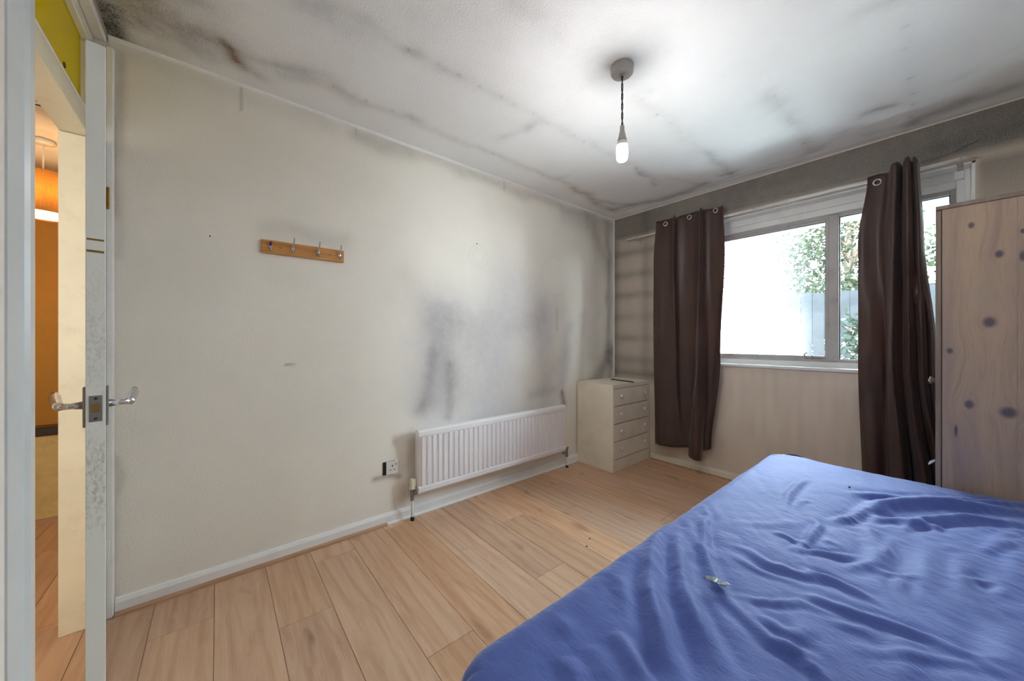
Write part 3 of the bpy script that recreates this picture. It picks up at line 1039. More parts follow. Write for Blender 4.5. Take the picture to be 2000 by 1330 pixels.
for s, yb in ((1, 0.0), (-1, -TH)):
    m = MB(); m.box(LW - .075, LW - .040, yb if s > 0 else yb - .006, yb + .006 if s > 0 else yb, .905, 1.015, .002, MD)
    bp = m.build('handle_plate', M['steel'], door)
    m = MB()
    yy_ = lambda d: yb + s * d
    m.tube([(LW - .057, yy_(.004), .965), (LW - .057, yy_(.03), .965), (LW - .057, yy_(.048), .966)], [.011, .008, .009], 14, MD)
    m.tube([(LW - .050, yy_(.046), .966), (LW - .075, yy_(.050), .968), (LW - .11, yy_(.054), .974), (LW - .15, yy_(.058), .984), (LW - .165, yy_(.060), .992)], [.010, .0105, .011, .011, .007], 14, MD)
    m.build('lever_handle', M['chrome'], door, smooth=True)
for zz in (.283, 1.723):
    m = MB(); m.tube([(.022, YF + .010, zz - .045), (.022, YF + .010, zz + .045)], .006, 10); m.box(.012, .030, YF + .001, YF + .008, zz - .045, zz + .045)
    m.build('hinge', M['brass'] if zz > 1 else M['gloss'], door)
for zz, w_ in ((1.412, .005), (1.380, .006)):
    MB().box(LW - .0005, LW + .0006, -TH + .002, -.003, zz, zz + w_, 0, MD).build('old_slot', M['brass'], door)

# ------------------------------------------------------------------ hall pendant
hl = tag(empty('pendant_lamp', (-1.42, -4.06, H)), 'drum lampshade in orange linen hanging in the hallway', 'lamp')
cx, cy = -1.42, -4.06
MB().lathe([(0.0, 0), (.05, 0), (.052, -.01), (.045, -.022), (.0, -.026)], (cx, cy, H), 28, cap=False).build('ceiling_rose', M['white_plastic'], hl, smooth=True)
MB().tube([(cx, cy, H - .02), (cx, cy, 2.14)], .004, 8).build('cord', M['white_plastic'], hl)
m = MB(); m.lathe([(.165, 1.925), (.165, 2.175)], (cx, cy, 0), 64, cap=False); sh = m.build('lamp_shade', M['shade'], hl, smooth=True)
md = sh.modifiers.new('solid', 'SOLIDIFY'); md.thickness = .002
m = MB(); m.lathe([(.0, 1.932), (.155, 1.932)], (cx, cy, 0), 48, cap=False); m.build('diffuser', M['diffuser'], hl)
m = MB(); m.lathe([(.0, 2.02), (.02, 2.03), (.029, 2.055), (.022, 2.085), (.012, 2.11), (0, 2.115)], (cx, cy, 0), 20, cap=False); m.build('light_bulb', M['hall_bulb'], hl, smooth=True)
m = MB(); m.lathe([(.016, 2.10), (.018, 2.15), (.010, 2.16)], (cx, cy, 0), 16); m.build('lamp_holder', M['white_plastic'], hl, smooth=True)

# ------------------------------------------------------------------ bedroom pendant
bx, by = 1.262, -1.779
pd = tag(empty('pendant_light', (bx, by, H)), 'bare lit bulb hanging on a dark twisted flex from the mouldy ceiling', 'lamp')
MB().lathe([(0, 0), (.050, 0), (.052, -.004), (.050, -.030), (.046, -.036), (.012, -.038), (.010, -.044), (.0, -.044)], (bx, by, H), 36, cap=False).build('ceiling_rose', M['grey_plastic'], pd, smooth=True, angle=35)
m = MB()
for ph in (0, math.pi):
    m.tube([(bx + .0028 * math.cos(ph + t * 70), by + .0028 * math.sin(ph + t * 70), H - .040 - t) for t in np.linspace(0, .245, 110)], .0026, 6)
m.lathe([(0, .004), (.005, .002), (.005, -.002), (0, -.004)], (bx, by, 2.29), 8, cap=False)
m.build('flex', M['cord'], pd, smooth=True)
MB().lathe([(0, 2.128), (.0095, 2.127), (.011, 2.10), (.0125, 2.098), (.019, 2.064), (.0205, 2.062), (.0205, 2.056), (0, 2.056)], (bx, by, 0), 28, cap=False).build('lamp_holder', M['grey_plastic'], pd, smooth=True, angle=35)
MB().lathe([(0, 2.060), (.0165, 2.060), (.022, 2.050), (.024, 2.036), (.0, 2.034)], (bx, by, 0), 28, cap=False).build('bulb_base', M['white_plastic'], pd, smooth=True, angle=35)
MB().lathe([(0, 2.036), (.0235, 2.036), (.0250, 2.02), (.0252, 1.985), (.023, 1.974), (.016, 1.966), (0, 1.963)], (bx, by, 0), 32, cap=False).build('light_bulb', M['bulb'], pd, smooth=True)

# ------------------------------------------------------------------ radiator
RY0, RY1, RZ0, RZ1 = -2.236, -.863, .165, .568
rad = tag(empty('radiator', (.075, -1.55, RZ0)), 'white panel radiator under the grey damp marks on the left wall', 'radiator')
nfl = 34
pitch = (RY1 - RY0 - .03) / nfl
pts = [(.050, RY0), (.078, RY0), (.088, RY0 + .008)]
y = RY0 + .015
for i in range(nfl):
    pts += [(.088, y), (.088, y + pitch * .10), (.100, y + pitch * .22), (.100, y + pitch * .82), (.088, y + pitch * .95)]
    y += pitch
pts += [(.088, RY1 - .008), (.078, RY1), (.050, RY1)]
m = MB(); m.prism(pts, 'z', RZ0 + .045, RZ1 - .045)
m.build('fluted_panel', M['rad'], rad)
m = MB()
tp = [(.050, RZ1 - .047), (.094, RZ1 - .047), (.101, RZ1 - .038), (.101, RZ1 - .012), (.094, RZ1 - .002), (.085, RZ1), (.060, RZ1), (.050, RZ1 - .008)]
m.prism(tp, 'y', RY0, RY1); m.build('top_channel', M['rad'], rad)
m = MB()
m.prism([(.050, RZ0 + .047), (.094, RZ0 + .047), (.101, RZ0 + .038), (.101, RZ0 + .012), (.094, RZ0 + .002), (.085, RZ0), (.060, RZ0), (.050, RZ0 + .008)], 'y', RY0, RY1)
m.build('bottom_channel', M['rad'], rad)
for yy_ in (RY0 + .2, RY1 - .2):
    MB().box(.0015, .05, yy_ - .015, yy_ + .015, RZ0 + .05, RZ1 - .05, .002).build('bracket', M['rad'], rad)
MB().box(.0015, .05, -1.56, -1.54, .135, .17, .001).build('bracket', M['rad'], rad)
# control valve and pipe at the near end
vy = -2.262
m = MB(); m.tube([(.062, vy, .0), (.062, vy, .05), (.060, vy, .13)], .0085, 14); m.build('pipe', M['white_plastic'], rad, smooth=True)
m = MB(); m.tube([(.062, vy, .0), (.062, vy, .022)], [.013, .0115], 14); m.build('pipe_collar', M['gap'], rad, smooth=True)
m = MB(); m.tube([(.060, vy, .125), (.060, vy, .150)], .0135, 6); m.tube([(.060, vy, .150), (.060, vy, .200)], [.013, .0125], 16); m.tube([(.060, vy, .172), (.066, vy + .03, .172), (.070, vy + .05, .172)], [.012, .0095, .0095], 14); m.tube([(.064, vy + .014, .172), (.067, vy + .030, .172)], .0135, 6)
m.build('valve_body', M['steel'], rad, smooth=True, angle=30)
m = MB(); m.lathe([(0, .198), (.018, .198), (.020, .206), (.017, .212), (.0175, .255), (.013, .262), (0, .263)], (.060, vy, 0), 20, cap=False); m.box(.066, .078, vy + .004, vy + .018, .215, .262, .003)
m.build('valve_cap', M['cream'], rad, smooth=True, angle=35)
vy = -.805
m = MB(); m.tube([(.062, vy, .0), (.060, vy, .10)], .0085, 14); m.build('pipe', M['white_plastic'], rad, smooth=True)
m = MB(); m.tube([(.062, vy, .0), (.062, vy, .018)], [.013, .0115], 14); m.build('pipe_collar', M['gap'], rad, smooth=True)
m = MB(); m.tube([(.060, vy, .095), (.060, vy, .115)], .0135, 6); m.tube([(.060, vy, .115), (.060, vy, .165)], .011, 14); m.tube([(.060, vy, .135), (.066, vy - .04, .138), (.07, vy - .06, .14)], .0095, 12)
m.tube([(.060, vy - .018, .165), (.060, vy + .018, .175)], .007, 8)
m.build('valve_body', M['steel'], rad, smooth=True, angle=30)

# ------------------------------------------------------------------ chest of drawers
CX, CY0, CY1, CZ = .405, -.604, -.012, .750
ch = tag(empty('chest_of_drawers', (.2, -.31, 0)), 'small cream chest of four drawers in the corner by the window', 'chest of drawers')
m = MB(); m.box(.012, CX, CY0, CY0 + .016, 0, CZ - .018, .001); m.build('side_panel', M['chest'], ch)
m = MB(); m.box(.012, CX, CY1 - .016, CY1, 0, CZ - .018, .001); m.build('side_panel', M['chest'], ch)
m = MB(); m.box(.012, .018, CY0 + .016, CY1 - .016, .0, CZ - .018); m.build('back_panel', M['chest'], ch)
m = MB(); m.box(.012, CX, CY0 - .0, CY1 + .0, CZ - .018, CZ, .0015); m.build('top', M['chest'], ch)
MB().box(CX - .018, CX - .001, CY0 + .016, CY1 - .016, .7165, CZ - .018).build('front_rail', M['chest'], ch)
m = MB(); m.box(CX - .022, CX - .002, CY0 + .016, CY1 - .016, 0, .098, .001); m.build('plinth', M['chest'], ch)
m = MB(); m.box(.020, CX - .026, CY0 + .0165, CY1 - .0165, .01, CZ - .019); m.build('carcass', M['gap'], ch)
zl = [.102, .256, .409, .562, .716]
for i in range(4):
    m = MB(); m.box(CX - .018, CX - .001, CY0 + .018, CY1 - .018, zl[i] + .003, zl[i + 1] - .004, .0015)
    dr = m.build('drawer', M['chest'], ch)
    zc = (zl[i] + zl[i + 1]) / 2 + .008
    for yk in (CY0 + .115, CY1 - .095):
        m = MB()
        m.lathe([(0, .0), (.008, .0), (.0075, .006), (.009, .010), (.0165, .013), (.0175, .018), (.014, .022), (.008, .0235), (0, .0235)], (0, 0, 0), 24, Matrix.Translation((CX - .002, yk, zc)) @ Matrix.Rotation(math.pi / 2, 4, 'Y'), cap=False)
        m.build('knob', M['white_plastic'], dr, smooth=True)
# dark slim bar on top
a = Vector(on(2, .755, 1192, 740)); b = Vector(on(2, .755, 1235, 746))
dv = (b - a); ang = math.atan2(dv.y, dv.x)
MM = Matrix.Translation((a.x + .01, a.y, CZ)) @ Matrix.Rotation(ang, 4, 'Z')
st = MB().box(0, dv.length, -.008, .008, .0, .009, .002, MM).build('metal_strip', M['black'])
tag(st, 'slim dark strip lying on top of the cream chest of drawers', 'strip')

# ------------------------------------------------------------------ coat rack
ry0, ry1, rz0, rz1 = -3.043, -2.654, 1.585, 1.652
cr = tag(empty('coat_rack', (0, -2.85, 1.585)), 'varnished pine coat rack with four chrome hooks on the left wall', 'coat rack')
MB().box(.0005, .016, ry0, ry1, rz0, rz1, .002, None, 2).build('board', M['pine_rack'], cr)
for i, yk in enumerate((-3.003, -2.905, -2.785, -2.678)):
    zc = 1.622
    m = MB()
    m.lathe([(0, 0), (.008, 0), (.0075, .003), (0, .004)], (0, 0, 0), 18, Matrix.Translation((.016, yk, zc)) @ Matrix.Rotation(math.pi / 2, 4, 'Y') @ Matrix.Diagonal((2.2, 1, 1, 1)), cap=False)
    m.tube([(.018, yk, zc - .006), (.030, yk, zc - .022), (.045, yk, zc - .024), (.050, yk, zc - .010)], [.004, .0038, .0035, .0045], 10)
    if i > 0:
        m.tube([(.018, yk, zc + .004), (.030, yk, zc + .010), (.044, yk, zc + .028), (.050, yk, zc + .052)], [.004, .0036, .0032, .004], 10)
    hk = m.build('hook', M['chrome'] if i else M['chrome'], cr, smooth=True, angle=50)
    if i == 0:
        MB().tube([(.018, yk, zc + .004), (.028, yk, zc + .010), (.032, yk, zc + .02)], [.0055, .006, .005], 10).build('hook_end', M['purple'], hk, smooth=True)
for yk in (-2.962, -2.728):
    MB().lathe([(0, 0), (.0045, 0), (.004, .0015), (0, .002)], (0, 0, 0), 14, Matrix.Translation((.016, yk, 1.619)) @ Matrix.Rotation(math.pi / 2, 4, 'Y'), cap=False).build('screw', M['brass'], cr)

# ------------------------------------------------------------------ wall socket hanging loose
sk = tag(empty('wall_socket', (.0, -2.385, .345)), 'loose white wall socket hanging off the left wall beside the radiator', 'socket')
MB().box(.0003, .004, -2.428, -2.352, .305, .385, .001).build('back_box', M['black'], sk)
MS = Matrix.Translation((.012, -2.372, .345)) @ Matrix.Rotation(math.radians(-7), 4, 'Z')
m = MB(); m.box(-.006, .004, -.037, .037, -.040, .040, .003, MS, 2); m.build('face_plate', M['white_plastic'], sk)
m = MB(); m.box(.0035, .0046, -.003, .003, .006, .018, 0, MS); m.box(.0035, .0046, -.016, -.007, -.014, -.010, 0, MS); m.box(.0035, .0046, .007, .016, -.014, -.010, 0, MS); m.build('pin_hole', M['black'], sk)
m = MB(); m.box(.0035, .0050, .018, .026, .014, .026, .001, MS); m.build('switch', M['grey_plastic'], sk)

# two bare nails in the wall
for lab, p in (('small dark nail in the left wall, up from the coat rack towards the door', (410, 461)), ('small dark nail in the left wall, high above the radiator', (931, 476))):
    c = on(0, 0, *p)
    m = MB(); m.tube([(-.004, c[1], c[2]), (.006, c[1], c[2] - .001)], .0032, 8)
    tag(m.build('nail', M['gap']), lab, 'nail')

# ------------------------------------------------------------------ curtain pole, wire, hooks
rod = tag(empty('curtain_rod', (1.24, -.08, 2.13)), 'thin white curtain pole across the top of the window', 'curtain rod')
MB().tube([(.203, -.08, 2.131), (1.30, -.08, 2.131)], .0085, 14).build('pole', M['white_plastic'], rod, smooth=True)
MB().tube([(1.28, -.08, 2.131), (2.285, -.08, 2.131)], .0105, 14).build('outer_pole', M['white_plastic'], rod, smooth=True)
for xx in (.315, 2.265):
    m = MB(); m.tube([(xx, -.0, 2.118), (xx, -.05, 2.112), (xx, -.082, 2.118)], .004, 8); m.box(xx - .012, xx + .012, -.004, 0, 2.09, 2.14, .002); m.lathe([(.0, 0), (.014, 0), (.014, .006), (0, .006)], (0, 0, 0), 16, Matrix.Translation((xx - .003, -.08, 2.131)) @ Matrix.Rotation(math.pi / 2, 4, 'Y'), cap=False)
    m.build('bracket', M['grey_plastic'], rod)
wire = MB()
wire.tube([(.52, -.085, 2.185), (.82, -.085, 2.20), (1.10, -.085, 2.20), (1.50, -.082, 2.172), (1.90, -.092, 2.145)], .0016, 6)
wire.tube([(2.05, -.094, 2.142), (2.14, -.07, 2.155), (2.33, -.004, 2.235)], .0016, 6)
wire.tube([(1.90, -.092, 2.145), (2.05, -.094, 2.142)], .0016, 6)
tag(wire.build('curtain_wire', M['steel'], None, smooth=True), 'thin wire strung just above the white curtain pole', 'wire')
hk0 = None
for i, xx in enumerate((1.37, 1.392, 1.455, 1.468, 1.482, 1.50, 1.513, 1.528)):
    if hk0 is None:
        m = MB()
        m.tube([(xx, -.0805 + .0115 * math.cos(t), 2.131 + .0125 * math.sin(t)) for t in np.linspace(-.6, 3.7, 14)] + [(xx, -.093, 2.112), (xx, -.088, 2.100)], .0014, 6)
        hk0 = m.build('curtain_hook', M['white_plastic'], None, smooth=True)
        o = hk0
        base = xx
    else:
        o = hk0.copy(); COL.objects.link(o); o.location = (xx - base, 0, 0)
    tag(o, 'small white plastic hook hanging on the curtain pole between the curtains', 'hook', 'spare curtain hooks on the pole')


# ------------------------------------------------------------------ curtains
def cr_spline(P, n):
    P = [Vector(p) for p in P]
    P = [P[0] * 2 - P[1]] + P + [P[-1] * 2 - P[-2]]
    seg = len(P) - 3
    out_ = []
    for i in range(n):
        t = i / (n - 1) * seg
        k = min(int(t), seg - 1); t -= k
        a, b, c, d = P[k:k + 4]
        out_.append(.5 * ((2 * b) + (c - a) * t + (2 * a - 5 * b + 4 * c - d) * t * t + (3 * b - a - 3 * c + d) * t ** 3))
    return np.array([tuple(v) for v in out_])


def curtain(name, label, plans, ztop, zbot, eyes, nu=190, nv=90, seed=0):
    """plans: list of (height fraction, [(x,y)...]) sharing one count of points"""
    root = tag(empty(name, (plans[0][1][0][0], -.1, 2.1)), label, 'curtain')
    S_ = [(f, cr_spline([(a, b, 0) for a, b in pts], nu)) for f, pts in plans]
    Pn = np.zeros((nu, nv, 3))
    for j in range(nv):
        v = j / (nv - 1)
        for (f0, A_), (f1, B_) in zip(S_, S_[1:]):
            if f0 <= v <= f1 + 1e-9:
                t = (v - f0) / (f1 - f0); t = t * t * (3 - 2 * t)
                C_ = A_ * (1 - t) + B_ * t
                break
        u = np.linspace(0, 1, nu)
        zt = np.interp(u, *zip(*ztop)); zb = np.interp(u, *zip(*zbot))
        Pn[:, j, 0] = C_[:, 0] + .004 * np.sin(u * 25 + v * 7 + seed) * v
        Pn[:, j, 1] = C_[:, 1] + .006 * (vnoise(u * 6, np.full(nu, v * 3 + seed), 2.5, seed) - .5) * (v > .05)
        Pn[:, j, 2] = zt + (zb - zt) * v
    o = grid_mesh('cloth', Pn, M['curtain'], root, solid=.002)
    for (ex, ey, ez, yaw_) in eyes:
        MM_ = Matrix.Translation((ex, ey, ez)) @ Matrix.Rotation(math.radians(yaw_), 4, 'Z') @ Matrix.Rotation(math.pi / 2, 4, 'X')
        m = MB()
        m.lathe([(.013, -.003), (.013, .004), (.016, .0052), (.021, .004), (.022, .0), (.021, -.003), (.013, -.003)], (0, 0, 0), 28, MM_, cap=False)
        m.build('eyelet', M['chrome'], root, smooth=True)
    return root


curtain('curtain', 'dark brown eyelet curtain on the corner side of the window', [
    (0, [(.520, -.10), (.560, -.094), (.605, -.094), (.650, -.098), (.700, -.125), (.722, -.165), (.728, -.12), (.765, -.10), (.815, -.094), (.870, -.10), (.915, -.125), (.940, -.175), (.946, -.12), (.975, -.10), (1.03, -.094), (1.070, -.10), (1.092, -.12)]),
    (.18, [(.498, -.10), (.56, -.105), (.61, -.10), (.65, -.10), (.69, -.12), (.712, -.16), (.725, -.12), (.765, -.10), (.815, -.094), (.870, -.10), (.915, -.13), (.940, -.185), (.950, -.12), (.980, -.10), (1.03, -.10), (1.075, -.11), (1.104, -.12)]),
    (.62, [(.498, -.10), (.56, -.12), (.60, -.12), (.65, -.12), (.70, -.12), (.715, -.12), (.725, -.08), (.765, -.065), (.815, -.06), (.860, -.075), (.890, -.13), (.928, -.19), (.946, -.13), (.965, -.085), (1.00, -.075), (1.03, -.08), (1.062, -.09)]),
    (1, [(.516, -.11), (.57, -.135), (.60, -.135), (.65, -.13), (.70, -.11), (.735, -.09), (.765, -.08), (.795, -.07), (.835, -.065), (.838, -.13), (.855, -.18), (.905, -.21), (.940, -.19), (.945, -.13), (.935, -.09), (.955, -.075), (.985, -.08)])],
    [(0, 2.228), (.10, 2.226), (.25, 2.222), (.31, 2.222), (.36, 2.205), (.42, 2.222), (.55, 2.225), (.66, 2.220), (.70, 2.222), (.75, 2.218), (.88, 2.213), (1, 2.212)],
    [(0, .185), (.3, .195), (.5, .215), (.56, .20), (.6, .165), (.8, .150), (.84, .20), (1, .24)],
    [(.610, -.098, 2.185, 0), (.820, -.098, 2.190, 3), (1.028, -.098, 2.190, 0)], seed=2)

curtain('curtain', 'dark brown eyelet curtain hanging beside the pine wardrobe', [
    (0, [(1.905, -.10), (1.925, -.094), (1.955, -.094), (1.985, -.10), (2.000, -.13), (2.012, -.17), (2.035, -.175), (2.048, -.12), (2.052, -.09), (2.058, -.15), (2.070, -.19), (2.085, -.18), (2.092, -.12), (2.096, -.17), (2.106, -.175), (2.114, -.12), (2.118, -.09)]),
    (.2, [(1.862, -.10), (1.885, -.105), (1.92, -.10), (1.955, -.10), (1.975, -.12), (1.998, -.165), (2.020, -.185), (2.040, -.15), (2.046, -.10), (2.055, -.15), (2.072, -.19), (2.088, -.17), (2.096, -.11), (2.104, -.15), (2.118, -.16), (2.13, -.12), (2.135, -.09)]),
    (.55, [(1.862, -.10), (1.89, -.115), (1.92, -.12), (1.96, -.11), (1.985, -.10), (2.000, -.14), (2.015, -.19), (2.035, -.155), (2.060, -.14), (2.082, -.18), (2.098, -.14), (2.105, -.11), (2.125, -.17), (2.14, -.15), (2.15, -.10), (2.165, -.14), (2.18, -.10)]),
    (1, [(1.885, -.08), (1.91, -.11), (1.945, -.12), (1.98, -.10), (2.005, -.11), (2.030, -.17), (2.060, -.19), (2.085, -.16), (2.10, -.10), (2.125, -.16), (2.150, -.18), (2.17, -.13), (2.18, -.09), (2.20, -.14), (2.22, -.16), (2.235, -.11), (2.25, -.08)])],
    [(0, 2.152), (.12, 2.158), (.25, 2.145), (.30, 2.170), (.4, 2.175), (.5, 2.16), (.56, 2.185), (.66, 2.185), (.7, 2.16), (.8, 2.185), (.9, 2.17), (1, 2.15)],
    [(0, .15), (1, .15)],
    [(1.948, -.099, 2.106, 4)], seed=5)

# ------------------------------------------------------------------ wardrobe
wx0, wx1, wy0, wy1, wz = 2.200, 2.70, -.900, -.235, 1.700
wd = tag(empty('wardrobe', (2.45, -.57, 0)), 'knotty pine wardrobe with a purplish stain beside the window', 'wardrobe')
MB().box(wx0, wx1, wy0, wy0 + .018, .0, wz - .018, .001).build('side_panel', M['ward'], wd)
MB().box(wx0, wx1, wy1 - .018, wy1, .0, wz - .018, .001).build('side_panel', M['ward_edge'], wd)
MB().box(wx0 - .018, wx1, wy0 - .004, wy1, wz - .017, wz, .002).build('top', M['ward_edge'], wd)
MB().box(wx1 - .008, wx1, wy0 + .018, wy1 - .018, .0, wz - .018).build('back_panel', M['ward_edge'], wd)
MB().box(wx0 + .02, wx1 - .01, wy0 + .02, wy1 - .02, .06, .078).build('bottom_panel', M['ward_edge'], wd)
d0 = MB().box(wx0 - .018, wx0 - .002, wy0 + .0, (wy0 + wy1) / 2 - .002, .06, wz - .020, .002).build('door', M['ward_edge'], wd)
d1 = MB().box(wx0 - .018, wx0 - .002, (wy0 + wy1) / 2 + .002, wy1, .06, wz - .020, .002).build('door', M['ward_edge'], wd)
for d_, yk in ((d0, (wy0 + wy1) / 2 - .05), (d1, (wy0 + wy1) / 2 + .05)):
    MB().lathe([(0, 0), (.006, 0), (.006, .008), (.013, .013), (.014, .02), (0, .024)], (0, 0, 0), 18, Matrix.Translation((wx0 - .018, yk, .95)) @ Matrix.Rotation(-math.pi / 2, 4, 'Y'), cap=False).build('knob', M['ward_edge'], d_, smooth=True)
MB().box(wx0 - .002, wx0 + .001, wy0 + .003, wy0 + .016, .06, wz - .02).build('gap_shade_strip', M['gap'], wd)  # dark strip stands in for the shade inside the door gap
m = MB(); m.prism([(2.181, .641), (2.181, .632), (2.164, .613), (2.162, .617), (2.166, .629)], 'y', -.885, -.883); m.build('paper_tag', M['white_plastic'], wd)['label'] = 'white paper tag stuck on the door edge'
# vertical board joint
MB().box(2.3795, 2.3805, wy0 - .0004, wy0 + .001, .0, wz - .018).build('board_joint', M['ward_edge'], wd)
# pale blue scribble on the side
scr = MB()
arc = [(1884, 582), (1887, 572), (1893, 566), (1903, 563), (1914, 563), (1926, 566)]
def _onp(p):
    c = on(1, wy0, *p); return (c[0], wy0 - .0006, c[2])
def _dots(mb, pts, n):
    for i in range(n):
        t = i / (n - 1) * (len(pts) - 1); k = min(int(t), len(pts) - 2); t -= k
        q_ = (pts[k][0] * (1 - t) + pts[k + 1][0] * t, pts[k][1] * (1 - t) + pts[k + 1][1] * t)
        c = _onp(q_)
        mb.box(c[0] - .0011, c[0] + .0011, c[1] - .0003, c[1] + .0005, c[2] - .0011, c[2] + .0011)
_dots(scr, arc, 16)
_dots(scr, [(1898, 583), (1903, 577), (1906, 583), (1901, 587), (1898, 583)], 9)
_dots(scr, [(1909, 577), (1915, 575), (1912, 580), (1917, 583), (1911, 585)], 9)
M['blue_ink'] = paint('pale_blue_ink', (140, 176, 196), 0.5)
scr.build('scribble', M['blue_ink'], wd)['label'] = 'pale blue dotted scribble'

# ------------------------------------------------------------------ bed
BX0, BX1, BY0, BY1, BZ = 1.612, 2.690, -2.905, -.915, .55
bed = tag(empty('bed', (2.15, -1.9, 0)), 'bed with dark divan base under the blue sheet', 'bed')
MB().box(BX0 + .03, BX1 - .02, BY0 + .03, BY1 - .02, .06, .30, .012, None, 2).build('divan_base', M['divan'], bed)
m = MB(); m.box(BX0 + .022, BX1 - .015, BY0 + .022, BY1 - .014, .302, BZ - .060, .035, None, 4); mt = m.build('mattress', M['mattress'], bed, smooth=True)
for ax in (BX0 + .1, BX1 - .1):
    for ay in (BY0 + .12, BY1 - .12):
        MB().lathe([(0, 0), (.022, 0), (.024, .03), (.03, .06), (0, .06)], (ax, ay, 0), 16, cap=False).build('foot', M['black'], bed, smooth=True)

rad_e = .050
u0, u1 = BX0, BX1
drop = .23
su = lines(BX0 - drop, BX1 + .10, .0075, []); sv = lines(BY0 - drop, BY1 + drop, .0075, [])
U, V_ = np.meshgrid(su, sv, indexing='ij')


def fold1(t, lo, hi, r):
    """unrolled coordinate -> (plan coordinate, drop) over rounded edges"""
    arc_ = r * math.pi / 2
    x = np.clip(t, lo + r, hi - r).astype(float)
    z = np.zeros_like(x)
    for sgn, e in ((-1, lo + r), (1, hi - r)):
        s = np.clip(sgn * (t - e), 0, None)
        a = np.clip(s / r, 0, math.pi / 2)
        x = x + sgn * r * np.sin(a)
        z = z - r * (1 - np.cos(a)) - np.clip(s - arc_, 0, None)
    return x, z


XX, ZU = fold1(U, BX0, BX1, rad_e)
YY, ZV = fold1(V_, BY0, BY1, rad_e)
# rounded plan corners
CR = .11
for cxn, sx_ in ((BX0, 1),):
    for cyn, sy_ in ((BY0, 1), (BY1, -1)):
        ccx = cxn + sx_ * CR; ccy = cyn + sy_ * CR
        dx = (XX - ccx) * sx_; dy = (YY - ccy) * sy_
        sel = (dx < 0) & (dy < 0)
        d = np.sqrt(dx ** 2 + dy ** 2)
        mxx = np.maximum(-dx, -dy)
        k_ = np.where(sel & (d > 1e-6), np.maximum(mxx, 1e-6) / np.maximum(d, 1e-6), 1.0)
        XX = np.where(sel, ccx + (XX - ccx) * k_, XX); YY = np.where(sel, ccy + (YY - ccy) * k_, YY)
ZZ = BZ + np.maximum(ZU + ZV, -drop) 
Pxy = np.stack([XX, YY], -1)


def c7(pts): return [(1200 + a / 2.5, 860 + b / 2.5) for a, b in pts]


